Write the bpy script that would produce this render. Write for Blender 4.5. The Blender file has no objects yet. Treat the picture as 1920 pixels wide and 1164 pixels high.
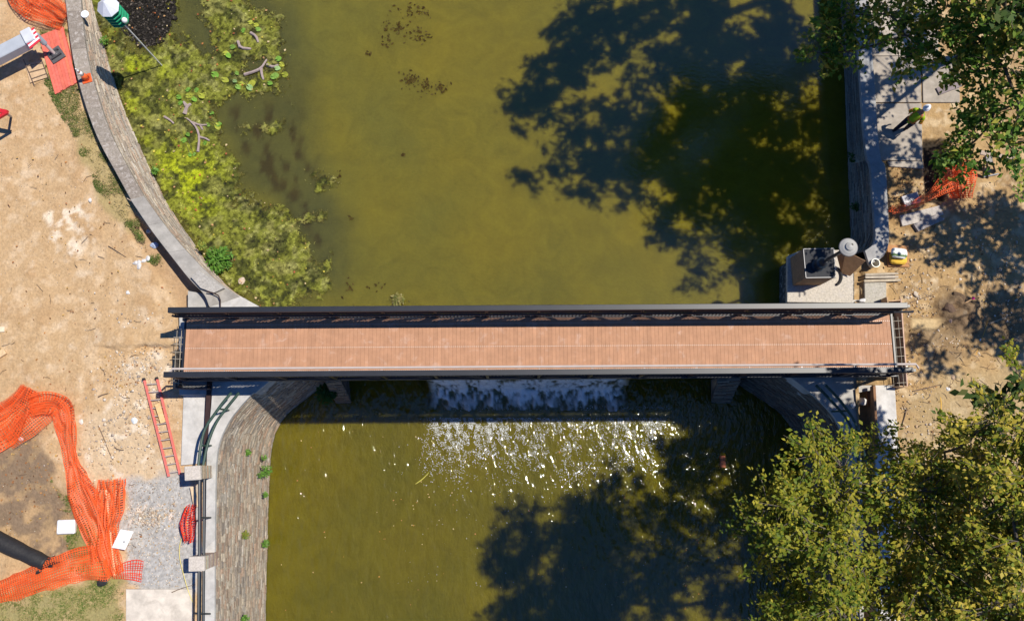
import bpy, bmesh, math, random
import numpy as np
from mathutils import Vector, Matrix, Quaternion
random.seed(7)
RNG = np.random.default_rng(11)
S = bpy.context.scene
COL = S.collection

# ------------------------------------------------------------------ survey frame (metres; z = 0 is the bridge deck)
F = 1493.0
H = 30.0
T = math.atan(256.0 / F)
CT, ST = math.cos(T), math.sin(T)
SUNK = (0.515, 0.185)            # ground metres a shadow is shifted, per metre of height (towards -x, -y)
Z_POND, Z_RIVER = -2.3, -6.0
Z_GL, Z_GR = -1.2, -0.72

def P(px, py, z=0.0):
    cx, cy = (px - 960) / F, -(py - 582) / F
    y, zz = cy * CT + ST, cy * ST - CT
    s = (z - H) / zz
    return Vector((cx * s, y * s, z))

def proj(x, y, z):
    x = np.asarray(x, float); y = np.asarray(y, float); zz = np.asarray(z, float) - H
    yc = y * CT + zz * ST
    zc = -y * ST + zz * CT
    d = -zc
    return 960 + F * x / d, 582 - F * yc / d

def PL(pts, z):
    return [P(a, b, z) for a, b in pts]

# ------------------------------------------------------------------ noise
def _h(ix, iy, seed):
    n = (ix.astype(np.int64) * 374761393 + iy.astype(np.int64) * 668265263 + seed * 974711) & 0x7fffffff
    n = ((n ^ (n >> 13)) * 1274126177) & 0x7fffffff
    n = (n ^ (n >> 16)) & 0xffff
    return n / 65535.0

def vnoise(x, y, seed=0):
    x = np.asarray(x, float); y = np.asarray(y, float)
    ix = np.floor(x); iy = np.floor(y)
    fx = x - ix; fy = y - iy
    fx = fx * fx * (3 - 2 * fx); fy = fy * fy * (3 - 2 * fy)
    a = _h(ix, iy, seed); b = _h(ix + 1, iy, seed); c = _h(ix, iy + 1, seed); d = _h(ix + 1, iy + 1, seed)
    return (a * (1 - fx) + b * fx) * (1 - fy) + (c * (1 - fx) + d * fx) * fy

def fbm(x, y, seed=0, octs=4, gain=0.5):
    t = 0.0; a = 1.0; s = 0.0
    for i in range(octs):
        t = t + a * vnoise(np.asarray(x) * 2 ** i + 17.3 * i, np.asarray(y) * 2 ** i - 9.1 * i, seed + i)
        s += a; a *= gain
    return t / s

def sdpoly(px, py, poly):
    """signed distance in plan, positive inside"""
    px = np.asarray(px, float); py = np.asarray(py, float)
    d = np.full(px.shape, 1e18); ins = np.zeros(px.shape, bool)
    n = len(poly)
    for i in range(n):
        ax, ay = poly[i]; bx, by = poly[(i + 1) % n]
        ex, ey = bx - ax, by - ay
        t = np.clip(((px - ax) * ex + (py - ay) * ey) / (ex * ex + ey * ey + 1e-12), 0, 1)
        dx, dy = px - ax - t * ex, py - ay - t * ey
        d = np.minimum(d, dx * dx + dy * dy)
        cond = ((ay > py) != (by > py)) & (px < (bx - ax) * (py - ay) / (by - ay + 1e-12) + ax)
        ins ^= cond
    d = np.sqrt(d)
    return np.where(ins, d, -d)

def smooth(a, b, x):
    t = np.clip((x - a) / (b - a), 0, 1)
    return t * t * (3 - 2 * t)

# ------------------------------------------------------------------ objects
def worg(o):
    v = Vector((0, 0, 0))
    while o is not None:
        v = v + o.location; o = o.parent
    return v

def tag(o, label=None, cat=None, group=None, kind=None):
    if label: o['label'] = label
    if cat: o['category'] = cat
    if group: o['group'] = group
    if kind: o['kind'] = kind
    return o

def thing(name, label, cat, loc, group=None):
    o = bpy.data.objects.new(name, None); COL.objects.link(o)
    o.empty_display_size = 0.2
    o.location = loc
    return tag(o, label, cat, group)

def mesh_np(name, V, faces, C, mat, parent=None, smoothf=False, uv=None):
    """faces: list of index lists, or an (n,k) array"""
    V = np.asarray(V, float)
    if parent is not None:
        org = worg(parent); loc = Vector((0, 0, 0))
    else:
        mn, mx = V.min(0), V.max(0)
        org = Vector(((mn[0] + mx[0]) / 2, (mn[1] + mx[1]) / 2, mn[2])); loc = org
    me = bpy.data.meshes.new(name)
    W = V - np.array(org)
    if isinstance(faces, np.ndarray):
        k = faces.shape[1]; n = faces.shape[0]
        me.vertices.add(len(W)); me.vertices.foreach_set('co', W.astype(np.float32).ravel())
        me.loops.add(n * k); me.loops.foreach_set('vertex_index', faces.astype(np.int32).ravel())
        me.polygons.add(n); me.polygons.foreach_set('loop_start', np.arange(0, n * k, k, dtype=np.int32))
        me.update(calc_edges=True)
    else:
        me.from_pydata([tuple(v) for v in W], [], faces)
        me.update()
    if C is not None:
        C = np.asarray(C, float)
        if C.ndim == 1: C = np.tile(C, (len(W), 1))
        if C.shape[1] == 3: C = np.hstack([C, np.ones((len(C), 1))])
        at = me.color_attributes.new('Col', 'FLOAT_COLOR', 'POINT')
        at.data.foreach_set('color', C.astype(np.float32).ravel())
    if smoothf:
        me.polygons.foreach_set('use_smooth', np.ones(len(me.polygons), bool))
    me.materials.append(mat)
    o = bpy.data.objects.new(name, me); COL.objects.link(o)
    o.parent = parent; o.location = loc
    return o

class MB:
    def __init__(s): s.v = []; s.f = []; s.c = []
    def add(s, vs, fs, col=(1, 1, 1)):
        b = len(s.v)
        s.v += [tuple(v) for v in vs]
        s.f += [[i + b for i in f] for f in fs]
        if len(col) == len(vs) and hasattr(col[0], '__len__'): s.c += [tuple(c) for c in col]
        else: s.c += [tuple(col)] * len(vs)
        return s
    def hexa(s, p, col=(1, 1, 1)):
        """8 points: bottom loop 0-3, top loop 4-7"""
        return s.add(p, [[3, 2, 1, 0], [4, 5, 6, 7], [0, 1, 5, 4], [1, 2, 6, 5], [2, 3, 7, 6], [3, 0, 4, 7]], col)
    def box(s, c, u, v, w, col=(1, 1, 1)):
        """centre and three half vectors"""
        c, u, v, w = map(Vector, (c, u, v, w))
        return s.hexa([c - u - v - w, c + u - v - w, c + u + v - w, c - u + v - w,
                       c - u - v + w, c + u - v + w, c + u + v + w, c - u + v + w], col)
    def bbox(s, c, u, v, w, b=0.01, col=(1, 1, 1)):
        """bevelled box (chamfered top and sides)"""
        c, u, v, w = map(Vector, (c, u, v, w))
        def ring(k, h):
            lu, lv = u.length, v.length
            uu, vv = u.normalized(), v.normalized()
            out = []
            for (a, d) in ((-1, -1), (1, -1), (1, 1), (-1, 1)):
                b2 = b
                q1 = uu * (a * (lu - k)) + vv * (d * (lv - k - b2))
                q2 = uu * (a * (lu - k - b2)) + vv * (d * (lv - k))
                pr = (q1, q2) if a * d > 0 else (q2, q1)
                out += [c + x + w.normalized() * h for x in pr]
            return out
        L = w.length
        R = [ring(b, -L), ring(0, -L + b), ring(0, L - b), ring(b, L)]
        pts = sum(R, [])
        fs = [[7 - i for i in range(8)], [24 + i for i in range(8)]]
        for r in range(3):
            for i in range(8):
                j = (i + 1) % 8
                fs.append([r * 8 + i, r * 8 + j, r * 8 + 8 + j, r * 8 + 8 + i])
        return s.add(pts, fs, col)
    def beam(s, a, b, hw, hh, col=(1, 1, 1), up=(0, 0, 1)):
        a, b = Vector(a), Vector(b)
        d = (b - a)
        w = Vector(up)
        n = d.cross(w)
        if n.length < 1e-6: n = d.cross(Vector((1, 0, 0)))
        n.normalize(); w2 = n.cross(d).normalized()
        return s.box((a + b) / 2, d / 2, n * hw, w2 * hh, col)
    def tube(s, pts, r, n=8, col=(1, 1, 1), caps=True):
        pts = [Vector(p) for p in pts]
        rs = list(np.interp(np.linspace(0, 1, len(pts)), np.linspace(0, 1, len(r)), r)) if hasattr(r, '__len__') else [r] * len(pts)
        V = []; fs = []
        prev = None
        for i, p in enumerate(pts):
            t = (pts[min(i + 1, len(pts) - 1)] - pts[max(i - 1, 0)])
            if t.length < 1e-9: t = Vector((0, 0, 1))
            t.normalize()
            if prev is None:
                a = Vector((0, 0, 1)) if abs(t.z) < 0.9 else Vector((1, 0, 0))
                u = t.cross(a).normalized()
            else:
                u = (prev - t * prev.dot(t))
                if u.length < 1e-6: u = t.cross(Vector((1, 0, 0)))
                u.normalize()
            prev = u
            v = t.cross(u)
            for k in range(n):
                an = 2 * math.pi * k / n
                V.append(p + (u * math.cos(an) + v * math.sin(an)) * rs[i])
        for i in range(len(pts) - 1):
            for k in range(n):
                k2 = (k + 1) % n
                fs.append([i * n + k, i * n + k2, (i + 1) * n + k2, (i + 1) * n + k])
        if caps:
            fs.append([k for k in range(n)][::-1])
            fs.append([(len(pts) - 1) * n + k for k in range(n)])
        return s.add(V, fs, col)
    def lathe(s, c, prof, n=20, col=(1, 1, 1), ax=(0, 0, 1)):
        """prof: (radius, height) list"""
        q = Vector((0, 0, 1)).rotation_difference(Vector(ax).normalized())
        c = Vector(c); V = []; fs = []
        for (r, h) in prof:
            for k in range(n):
                an = 2 * math.pi * k / n
                V.append(c + q @ Vector((r * math.cos(an), r * math.sin(an), h)))
        for i in range(len(prof) - 1):
            for k in range(n):
                k2 = (k + 1) % n
                fs.append([i * n + k, i * n + k2, (i + 1) * n + k2, (i + 1) * n + k])
        fs.append([k for k in range(n)][::-1])
        fs.append([(len(prof) - 1) * n + k for k in range(n)])
        return s.add(V, fs, col)
    def prism(s, top, z0, col=(1, 1, 1)):
        """top: polygon of Vectors; straight sides down to z0"""
        top = [Vector(p) for p in top]
        n = len(top)
        a = sum(top[i].x * top[(i + 1) % n].y - top[(i + 1) % n].x * top[i].y for i in range(n))
        if a < 0: top = top[::-1]
        bot = [Vector((p.x, p.y, z0)) for p in top]
        fs = [list(range(n)), [2 * n - 1 - i for i in range(n)]]
        for i in range(n):
            j = (i + 1) % n
            fs.append([n + i, n + j, j, i])
        return s.add(top + bot, fs, col)
    def build(s, name, mat, parent=None, smoothf=False):
        return mesh_np(name, np.array([tuple(v) for v in s.v]), s.f, np.array(s.c, float), mat, parent, smoothf)

def resample(pts, n):
    pts = [Vector(p) for p in pts]
    d = [0.0]
    for a, b in zip(pts, pts[1:]): d.append(d[-1] + (b - a).length)
    out = []
    for i in range(n):
        t = d[-1] * i / (n - 1)
        j = 0
        while j < len(d) - 2 and d[j + 1] < t: j += 1
        k = (t - d[j]) / max(d[j + 1] - d[j], 1e-9)
        out.append(pts[j].lerp(pts[j + 1], k))
    return out

def smoothline(pts, it=2):
    pts = [Vector(p) for p in pts]
    for _ in range(it):
        q = [pts[0]]
        for a, b in zip(pts, pts[1:]):
            q += [a.lerp(b, .25), a.lerp(b, .75)]
        q.append(pts[-1]); pts = q
    return pts

# ------------------------------------------------------------------ materials
def mat(name, base=None, rough=0.8, attr=False, nscale=8.0, namp=0.25, bump=0.0, bscale=None, metal=0.0, spec=0.4, detail=5.0, trans=0.0, extra=None):
    m = bpy.data.materials.new(name); m.use_nodes = True
    nt = m.node_tree; N = nt.nodes; L = nt.links
    b = N['Principled BSDF']
    b.inputs['Roughness'].default_value = rough
    b.inputs['Metallic'].default_value = metal
    b.inputs['Specular IOR Level'].default_value = spec
    tc = N.new('ShaderNodeTexCoord')
    if attr:
        a = N.new('ShaderNodeAttribute'); a.attribute_name = 'Col'; src = a.outputs['Color']
        if base is not None:
            mu = N.new('ShaderNodeMix'); mu.data_type = 'RGBA'; mu.blend_type = 'MULTIPLY'; mu.inputs['Factor'].default_value = 1
            L.new(src, mu.inputs['A']); mu.inputs['B'].default_value = (*base, 1); src = mu.outputs['Result']
    else:
        r = N.new('ShaderNodeRGB'); r.outputs[0].default_value = (*base, 1); src = r.outputs[0]
    if namp > 0:
        no = N.new('ShaderNodeTexNoise'); no.inputs['Scale'].default_value = nscale; no.inputs['Detail'].default_value = detail
        no.inputs['Roughness'].default_value = 0.65
        L.new(tc.outputs['Object'], no.inputs['Vector'])
        mr = N.new('ShaderNodeMapRange'); mr.inputs['From Min'].default_value = 0.25; mr.inputs['From Max'].default_value = 0.75
        mr.inputs['To Min'].default_value = 1 - namp; mr.inputs['To Max'].default_value = 1 + namp
        L.new(no.outputs['Fac'], mr.inputs['Value'])
        mu = N.new('ShaderNodeMix'); mu.data_type = 'RGBA'; mu.blend_type = 'MULTIPLY'; mu.inputs['Factor'].default_value = 1
        L.new(src, mu.inputs['A']); L.new(mr.outputs['Result'], mu.inputs['B']); src = mu.outputs['Result']
    L.new(src, b.inputs['Base Color'])
    if bump > 0:
        no2 = N.new('ShaderNodeTexNoise'); no2.inputs['Scale'].default_value = bscale or nscale * 3; no2.inputs['Detail'].default_value = 6
        L.new(tc.outputs['Object'], no2.inputs['Vector'])
        bp = N.new('ShaderNodeBump'); bp.inputs['Strength'].default_value = 1.0; bp.inputs['Distance'].default_value = bump
        L.new(no2.outputs['Fac'], bp.inputs['Height']); L.new(bp.outputs['Normal'], b.inputs['Normal'])
    if trans > 0:
        tr = N.new('ShaderNodeBsdfTranslucent'); L.new(src, tr.inputs['Color'])
        ms = N.new('ShaderNodeMixShader'); ms.inputs[0].default_value = trans
        L.new(b.outputs[0], ms.inputs[1]); L.new(tr.outputs[0], ms.inputs[2])
        L.new(ms.outputs[0], N['Material Output'].inputs['Surface'])
    return m

M = {}
M['ground'] = mat('ground_soil', attr=True, rough=0.95, nscale=9, namp=0.22, bump=0.035, bscale=11, spec=0.1)
M['stone'] = mat('wall_stone', attr=True, rough=0.9, nscale=10, namp=0.35, bump=0.012, bscale=40, spec=0.2)
M['mortar'] = mat('mortar', base=(.36, .31, .24), rough=0.95, nscale=6, namp=0.3, spec=0.1)
M['concrete'] = mat('concrete', attr=True, rough=0.9, nscale=2.2, namp=0.3, bump=0.004, bscale=60, spec=0.2, detail=9)
M['oldconcrete'] = mat('weathered_concrete', attr=True, rough=0.95, nscale=14, namp=0.35, bump=0.008, bscale=30, spec=0.15, detail=9)
M['steel'] = mat('dark_painted_steel', base=(.018, .021, .028), rough=0.42, nscale=3, namp=0.2, spec=0.5)
M['alu'] = mat('handrail_metal', base=(.56, .49, .46), rough=0.35, metal=0.1, nscale=3, namp=0.1)
M['deck'] = mat('deck_board', attr=True, rough=0.75, nscale=3.0, namp=0.16, bump=0.0015, bscale=120, spec=0.25, detail=8)
def scuffs(m, col, scale, lo, hi, amt, stretch=(1, 1, 1)):
    nt = m.node_tree; N = nt.nodes; L = nt.links; b = N['Principled BSDF']
    src = b.inputs['Base Color'].links[0].from_socket
    tc = N.new('ShaderNodeTexCoord'); mp = N.new('ShaderNodeMapping'); mp.inputs['Scale'].default_value = stretch
    L.new(tc.outputs['Object'], mp.inputs['Vector'])
    no = N.new('ShaderNodeTexNoise'); no.inputs['Scale'].default_value = scale; no.inputs['Detail'].default_value = 9; no.inputs['Roughness'].default_value = .7; no.inputs['Distortion'].default_value = .6
    L.new(mp.outputs['Vector'], no.inputs['Vector'])
    mr = N.new('ShaderNodeMapRange'); mr.inputs['From Min'].default_value = lo; mr.inputs['From Max'].default_value = hi; mr.inputs['To Max'].default_value = amt
    L.new(no.outputs['Fac'], mr.inputs['Value'])
    mx = N.new('ShaderNodeMix'); mx.data_type = 'RGBA'; mx.inputs['B'].default_value = (*col, 1)
    L.new(mr.outputs['Result'], mx.inputs['Factor']); L.new(src, mx.inputs['A']); L.new(mx.outputs['Result'], b.inputs['Base Color'])
scuffs(M['deck'], (.66, .52, .46), 2.2, .56, .78, .55)
scuffs(M['concrete'], (.24, .21, .17), 1.3, .55, .75, .5)
scuffs(M['concrete'], (.60, .57, .52), 5.0, .58, .75, .4)
scuffs(M['oldconcrete'], (.50, .46, .42), 6.0, .52, .64, .75)
scuffs(M['ground'], (.30, .19, .10), 4.5, .58, .70, .35)
M['screw'] = mat('screw_head', base=(.8, .8, .78), rough=0.4, namp=0)
M['rust'] = mat('rebar', base=(.32, .28, .22), rough=0.8, nscale=20, namp=0.3)
M['wood'] = mat('raw_wood', attr=True, rough=0.85, nscale=7, namp=0.25, spec=0.2)
M['brownsteel'] = mat('brown_steel', base=(.035, .016, .014), rough=0.6, nscale=5, namp=0.3)
M['net'] = mat('orange_net', base=(.85, .14, .03), rough=0.5, nscale=3, namp=0.15, trans=0.25)
M['netr'] = mat('red_net', base=(.75, .05, .02), rough=0.5, nscale=3, namp=0.15, trans=0.25)
M['pinkmat'] = mat('red_plank', attr=True, rough=0.8, nscale=6, namp=0.25, bump=0.004, bscale=20)
M['leaf'] = mat('leaf', attr=True, rough=0.55, namp=0, spec=0.2, trans=0.35)
M['bark'] = mat('bark', base=(.085, .07, .055), rough=0.95, nscale=12, namp=0.4, bump=0.02, bscale=20)
M['twig'] = mat('pale_bark', base=(.12, .10, .075), rough=0.9, nscale=12, namp=0.3)
M['algae'] = mat('algae_mat', attr=True, rough=0.85, namp=0.3, nscale=30, spec=0.08)
M['plain'] = mat('painted', attr=True, rough=0.55, nscale=4, namp=0.12)
M['plastic'] = mat('plastic', attr=True, rough=0.35, namp=0.05, nscale=4, spec=0.5)
M['cloth'] = mat('cloth', attr=True, rough=0.9, namp=0.15, nscale=14, spec=0.1)
M['hivis'] = mat('hi_vis_fabric', attr=True, rough=0.7, namp=0.08, nscale=14, spec=0.1, trans=0.45)
M['skin'] = mat('skin', base=(.36, .19, .12), rough=0.6, namp=0.05)
M['foam'] = mat('foam', base=(.66, .68, .66), rough=0.6, namp=0.1, nscale=30)
M['rubber'] = mat('black_rubber', base=(.022, .021, .021), rough=0.6, nscale=14, namp=0.35, bump=0.012, bscale=9)
M['grey'] = mat('grey_paint', attr=True, rough=0.4, nscale=3, namp=0.1)

def water_mat(name, base, rip, s1, s2, rough):
    m = bpy.data.materials.new(name); m.use_nodes = True
    nt = m.node_tree; N = nt.nodes; L = nt.links
    b = N['Principled BSDF']; b.inputs['Roughness'].default_value = rough; b.inputs['IOR'].default_value = 1.68
    geo = N.new('ShaderNodeNewGeometry')
    no = N.new('ShaderNodeTexNoise'); no.inputs['Scale'].default_value = 0.22; no.inputs['Detail'].default_value = 3
    L.new(geo.outputs['Position'], no.inputs['Vector'])
    mr = N.new('ShaderNodeMapRange'); mr.inputs['From Min'].default_value = 0.3; mr.inputs['From Max'].default_value = 0.7
    L.new(no.outputs['Fac'], mr.inputs['Value'])
    mx = N.new('ShaderNodeMix'); mx.data_type = 'RGBA'
    L.new(mr.outputs['Result'], mx.inputs['Factor'])
    mx.inputs['A'].default_value = (base[0] * .86, base[1] * .9, base[2] * 1.1, 1); mx.inputs['B'].default_value = (base[0] * 1.1, base[1] * 1.05, base[2] * .8, 1)
    n3 = N.new('ShaderNodeTexNoise'); n3.inputs['Scale'].default_value = 9.0; n3.inputs['Detail'].default_value = 5; n3.inputs['Roughness'].default_value = .7
    L.new(geo.outputs['Position'], n3.inputs['Vector'])
    m3 = N.new('ShaderNodeMapRange'); m3.inputs['From Min'].default_value = .3; m3.inputs['From Max'].default_value = .7; m3.inputs['To Min'].default_value = .92; m3.inputs['To Max'].default_value = 1.08
    L.new(n3.outputs['Fac'], m3.inputs['Value'])
    n4 = N.new('ShaderNodeTexNoise'); n4.inputs['Scale'].default_value = .9; n4.inputs['Detail'].default_value = 4; n4.inputs['Distortion'].default_value = 1.5
    L.new(geo.outputs['Position'], n4.inputs['Vector'])
    m4 = N.new('ShaderNodeMapRange'); m4.inputs['From Min'].default_value = .3; m4.inputs['From Max'].default_value = .7; m4.inputs['To Min'].default_value = .9; m4.inputs['To Max'].default_value = 1.1
    L.new(n4.outputs['Fac'], m4.inputs['Value'])
    mm = N.new('ShaderNodeMath'); mm.operation = 'MULTIPLY'; L.new(m3.outputs['Result'], mm.inputs[0]); L.new(m4.outputs['Result'], mm.inputs[1])
    mg = N.new('ShaderNodeMix'); mg.data_type = 'RGBA'; mg.blend_type = 'MULTIPLY'; mg.inputs['Factor'].default_value = 1
    L.new(mx.outputs['Result'], mg.inputs['A']); L.new(mm.outputs[0], mg.inputs['B'])
    at = N.new('ShaderNodeAttribute'); at.attribute_name = 'Col'
    ma = N.new('ShaderNodeMix'); ma.data_type = 'RGBA'; ma.blend_type = 'MULTIPLY'; ma.inputs['Factor'].default_value = 1
    L.new(mg.outputs['Result'], ma.inputs['A']); L.new(at.outputs['Color'], ma.inputs['B'])
    L.new(ma.outputs['Result'], b.inputs['Base Color'])
    b.inputs['Subsurface Weight'].default_value = 1.0; b.inputs['Subsurface Radius'].default_value = (1.0, .9, .5); b.inputs['Subsurface Scale'].default_value = 1.0
    mp = N.new('ShaderNodeMapping'); mp.inputs['Rotation'].default_value = (0, 0, math.radians(28)); mp.inputs['Scale'].default_value = (s1, s2, 1)
    L.new(geo.outputs['Position'], mp.inputs['Vector'])
    n2 = N.new('ShaderNodeTexNoise'); n2.inputs['Scale'].default_value = 1.0; n2.inputs['Detail'].default_value = 4; n2.inputs['Roughness'].default_value = 0.55
    L.new(mp.outputs['Vector'], n2.inputs['Vector'])
    bp = N.new('ShaderNodeBump'); bp.inputs['Strength'].default_value = 1; bp.inputs['Distance'].default_value = rip
    L.new(n2.outputs['Fac'], bp.inputs['Height']); L.new(bp.outputs['Normal'], b.inputs['Normal'])
    return m
M['pond'] = water_mat('pond_water', (.166, .139, .010), 0.006, 5.5, 9.0, 0.06)
M['river'] = water_mat('river_water', (.132, .112, .005), 0.105, 2.4, 1.1, 0.06)

# ------------------------------------------------------------------ key plan lines (survey pixels)
UL_LAND = [(112, -90), (118, -40), (122, 0), (130, 70), (140, 130), (160, 200), (183, 262), (214, 318), (247, 378), (283, 432), (322, 482), (358, 528), (384, 552), (392, 575)]
UL_IN = [(138, -90), (145, -40), (151, 0), (156, 60), (165, 120), (187, 195), (207, 252), (238, 312), (273, 374), (312, 428), (352, 474), (388, 511), (420, 537), (450, 556)]
UL_BASE = [(155, -90), (164, -40), (173, 0), (186, 52), (203, 110), (228, 195), (255, 256), (281, 315), (311, 378), (350, 438), (392, 498), (430, 543), (468, 568), (500, 584)]
LL_LAND = [(398, 716), (396, 760), (390, 810), (387, 860), (386, 960), (384, 1060), (382, 1164), (379, 1300)]
LL_IN = [(506, 712), (474, 736), (452, 760), (432, 784), (414, 818), (405, 855), (403, 960), (402, 1060), (402, 1164), (401, 1300)]
LL_BASE = [(626, 706), (600, 727), (573, 748), (546, 768), (527, 790), (515, 814), (508, 850), (505, 905), (502, 1000), (498, 1164), (494, 1300)]
LR_LAND = [(1600, 716), (1606, 740), (1612, 790), (1616, 860), (1618, 960), (1620, 1164), (1620, 1300)]
LR_IN = [(1478, 704), (1502, 722), (1527, 742), (1553, 767), (1574, 795), (1588, 840), (1594, 900), (1598, 1000), (1600, 1164), (1600, 1300)]
LR_BASE = [(1372, 712), (1400, 730), (1430, 750), (1456, 768), (1478, 792), (1494, 820), (1504, 860), (1508, 930), (1510, 1164), (1510, 1300)]
UR_LAND = [(1622, -90), (1629, 33), (1640, 144), (1645, 240), (1652, 305), (1661, 306), (1664, 370), (1668, 445), (1664, 470), (1652, 486), (1630, 496)]
UR_IN = [(1597, -90), (1605, 39), (1611, 120), (1618, 232), (1625, 300), (1632, 306), (1636, 370), (1642, 440), (1640, 455), (1634, 462), (1622, 470)]
UR_BASE = [(1566, -90), (1578, 40), (1583, 140), (1586, 240), (1589, 300), (1590, 320), (1592, 370), (1595, 440), (1592, 462), (1588, 474), (1584, 484)]

# ------------------------------------------------------------------ ground
def build_ground():
    def axis(lo, hi, step, ends):
        core = np.arange(lo, hi, step)
        left = []; x = lo; s = step
        while x > ends[0]:
            s *= 1.35; x -= s; left.append(x)
        right = []; x = core[-1]; s = step
        while x < ends[1]:
            s *= 1.35; x += s; right.append(x)
        return np.concatenate([np.array(left[::-1]), core, np.array(right)])
    xl = axis(-20.6, -10.6, 0.062, (-140, -10.4))
    xl = xl[xl < -8.0]
    xr = axis(12.6, 20.8, 0.062, (12.5, 140))
    xr = xr[xr > 10.0]
    ys = axis(-6.6, 18.2, 0.062, (-120, 140))
    yb_l = [(-2000, 112), (-90, 124), (0, 136), (100, 149), (200, 174), (311, 224), (378, 259), (435, 297), (500, 352), (540, 392), (556, 400), (740, 400), (860, 394), (1164, 392), (3000, 388)]
    yb_r = [(-2000, 1606), (0, 1616), (144, 1626), (240, 1632), (306, 1645), (438, 1654), (474, 1640), (490, 1602), (740, 1604), (860, 1608), (1164, 1611), (3000, 1612)]
    for side, xs in (('l', xl), ('r', xr)):
        X, Y = np.meshgrid(xs, ys)
        z0 = Z_GL if side == 'l' else Z_GR
        px, py = proj(X, Y, np.full(X.shape, z0))
        px = np.where(np.abs(Y) > 60, 960 + (X) * 50, px)
        n1 = fbm(X * .35, Y * .35, 3, 3) - .5
        n2 = fbm(X * 1.3, Y * 1.3, 8, 4) - .5
        n3 = fbm(X * 5, Y * 5, 21, 3) - .5
        n4 = fbm(X * 2.6, Y * 2.6, 77, 4) - .5
        Zg = z0 + n1 * .16 + n2 * .07 + n3 * .03
        C = np.zeros(X.shape + (3,))
        def put(col, w):
            C[...] = C * (1 - w[..., None]) + np.array(col) * w[..., None]
        if side == 'l':
            C[...] = (.47, .32, .175)
            put((.42, .27, .14), smooth(.0, .28, n2) * .75)
            put((.60, .45, .29), smooth(.02, .25, n4) * .6)
            put((.62, .50, .36), smooth(.14, .30, fbm(X * 1.9, Y * 1.9, 31, 5) - .5) * .45)
            # trampled pale and lime-stained areas
            put((.36, .22, .105), smooth(.08, .28, n3) * .35)
            put((.60, .46, .31), smooth(.10, .28, -n3) * .25)
            pale = sdpoly(px, py, [(230, 670), (300, 640), (330, 700), (270, 760), (340, 880), (300, 930), (140, 900), (150, 780), (210, 750)])
            put((.58, .47, .33), smooth(-12, 25, pale + n2 * 80) * .5)
            put((.70, .62, .51), smooth(.08, .24, n4 + fbm(X * 7, Y * 7, 41, 3) * .3 - .15) * smooth(-10, 20, pale + n2 * 60) * .6)
            lime = sdpoly(px, py, [(95, 395), (150, 390), (150, 470), (90, 480)])
            put((.74, .65, .52), smooth(-15, 15, lime + n2 * 90) * smooth(-.08, .1, n4) * .7)
            # dark damp soil by the net
            wet = sdpoly(px, py, [(-60, 838), (60, 818), (105, 880), (150, 960), (165, 1010), (120, 1075), (-60, 1000)])
            put((.19, .135, .09), smooth(-14, 14, wet + n2 * 70) * .9)
            put((.34, .23, .12), smooth(.0, .18, n4) * smooth(-10, 10, wet + n2 * 50) * .7)
            dry = sdpoly(px, py, [(-40, 915), (60, 930), (110, 1000), (160, 1070), (-60, 1100)])
            put((.42, .28, .15), smooth(-20, 10, dry + n2 * 80) * smooth(-.12, .1, n4) * .8)
            # lawn at the bottom corner
            lawn = sdpoly(px, py, [(-200, 1120), (120, 1090), (235, 1080), (234, 1500), (-200, 1500)])
            put((.27, .24, .10), smooth(-14, 14, lawn + n2 * 60) * .9)
            put((.40, .30, .16), smooth(.03, .2, n4) * smooth(-5, 8, lawn) * .7)
            gr2 = sdpoly(px, py, [(120, 1000), (180, 985), (215, 1090), (150, 1090)])
            put((.26, .25, .08), smooth(-10, 10, gr2 + n2 * 50) * .6)
            # grass strip along the wall
            gs = sdpoly(px, py, [(75, 55), (120, 55), (150, 180), (250, 390), (245, 425), (205, 400), (170, 320), (150, 270), (110, 210), (95, 170)])
            put((.33, .27, .12), smooth(-10, 10, gs + n2 * 40) * .75)
            # gravel
            gv = sdpoly(px, py, [(238, 905), (300, 890), (352, 890), (372, 910), (372, 1110), (262, 1110), (235, 1060), (225, 980)])
            gn = fbm(X * 14, Y * 14, 61, 2)
            put((.40, .39, .37), smooth(-14, 10, gv + n2 * 50))
            Cg = .24 + .28 * gn
            put((.0, .0, .0), 0 * gv)
            w = smooth(-8, 10, gv + n2 * 40)[..., None]
            C[...] = C * (1 - w) + (Cg[..., None] * np.array([1.0, .97, .92])) * w
            Zg += .02 * (gn - .5) * smooth(-8, 10, gv)
            put((.75, .62, .52), smooth(.66, .75, fbm(X * 9, Y * 9, 91, 2)) * smooth(-4, 8, sdpoly(px, py, [(235, 950), (330, 940), (330, 985), (240, 985)])))
            # dug strip at the foot of the wall, and the erosion step
            dug = sdpoly(px, py, [(243, 395), (300, 440), (360, 520), (395, 545), (395, 585), (335, 580), (300, 520), (275, 478), (243, 440)])
            Zg -= .32 * smooth(-6, 14, dug)
            put((.36, .24, .14), smooth(-8, 10, dug) * .8)
            step = smooth(-1, 3.0, (653 + 5 * np.sin(px * .06) + 8 * n4 - (px - 260) * .02 - py))
            near = smooth(150, 240, px) * smooth(600, 640, py) * (px < 345)
            Zg += .17 * step * near
            crack = np.exp(-((py - (652 + 6 * n4 - (px - 260) * .02)) / 3.0) ** 2) * smooth(180, 225, px) * (px < 345)
            Zg -= .10 * crack
            xb = np.interp(py, [a for a, b in yb_l], [b for a, b in yb_l])
            keep = px < xb
        else:
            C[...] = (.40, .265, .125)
            put((.33, .22, .11), smooth(.0, .2, n2) * .8)
            put((.58, .45, .28), smooth(.03, .22, n4) * .65)
            put((.6, .5, .36), smooth(.2, .3, fbm(X * 3.1, Y * 3.1, 131, 4) - .5) * .5)
            put((.27, .17, .08), smooth(.04, .24, n3) * .55)
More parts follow.
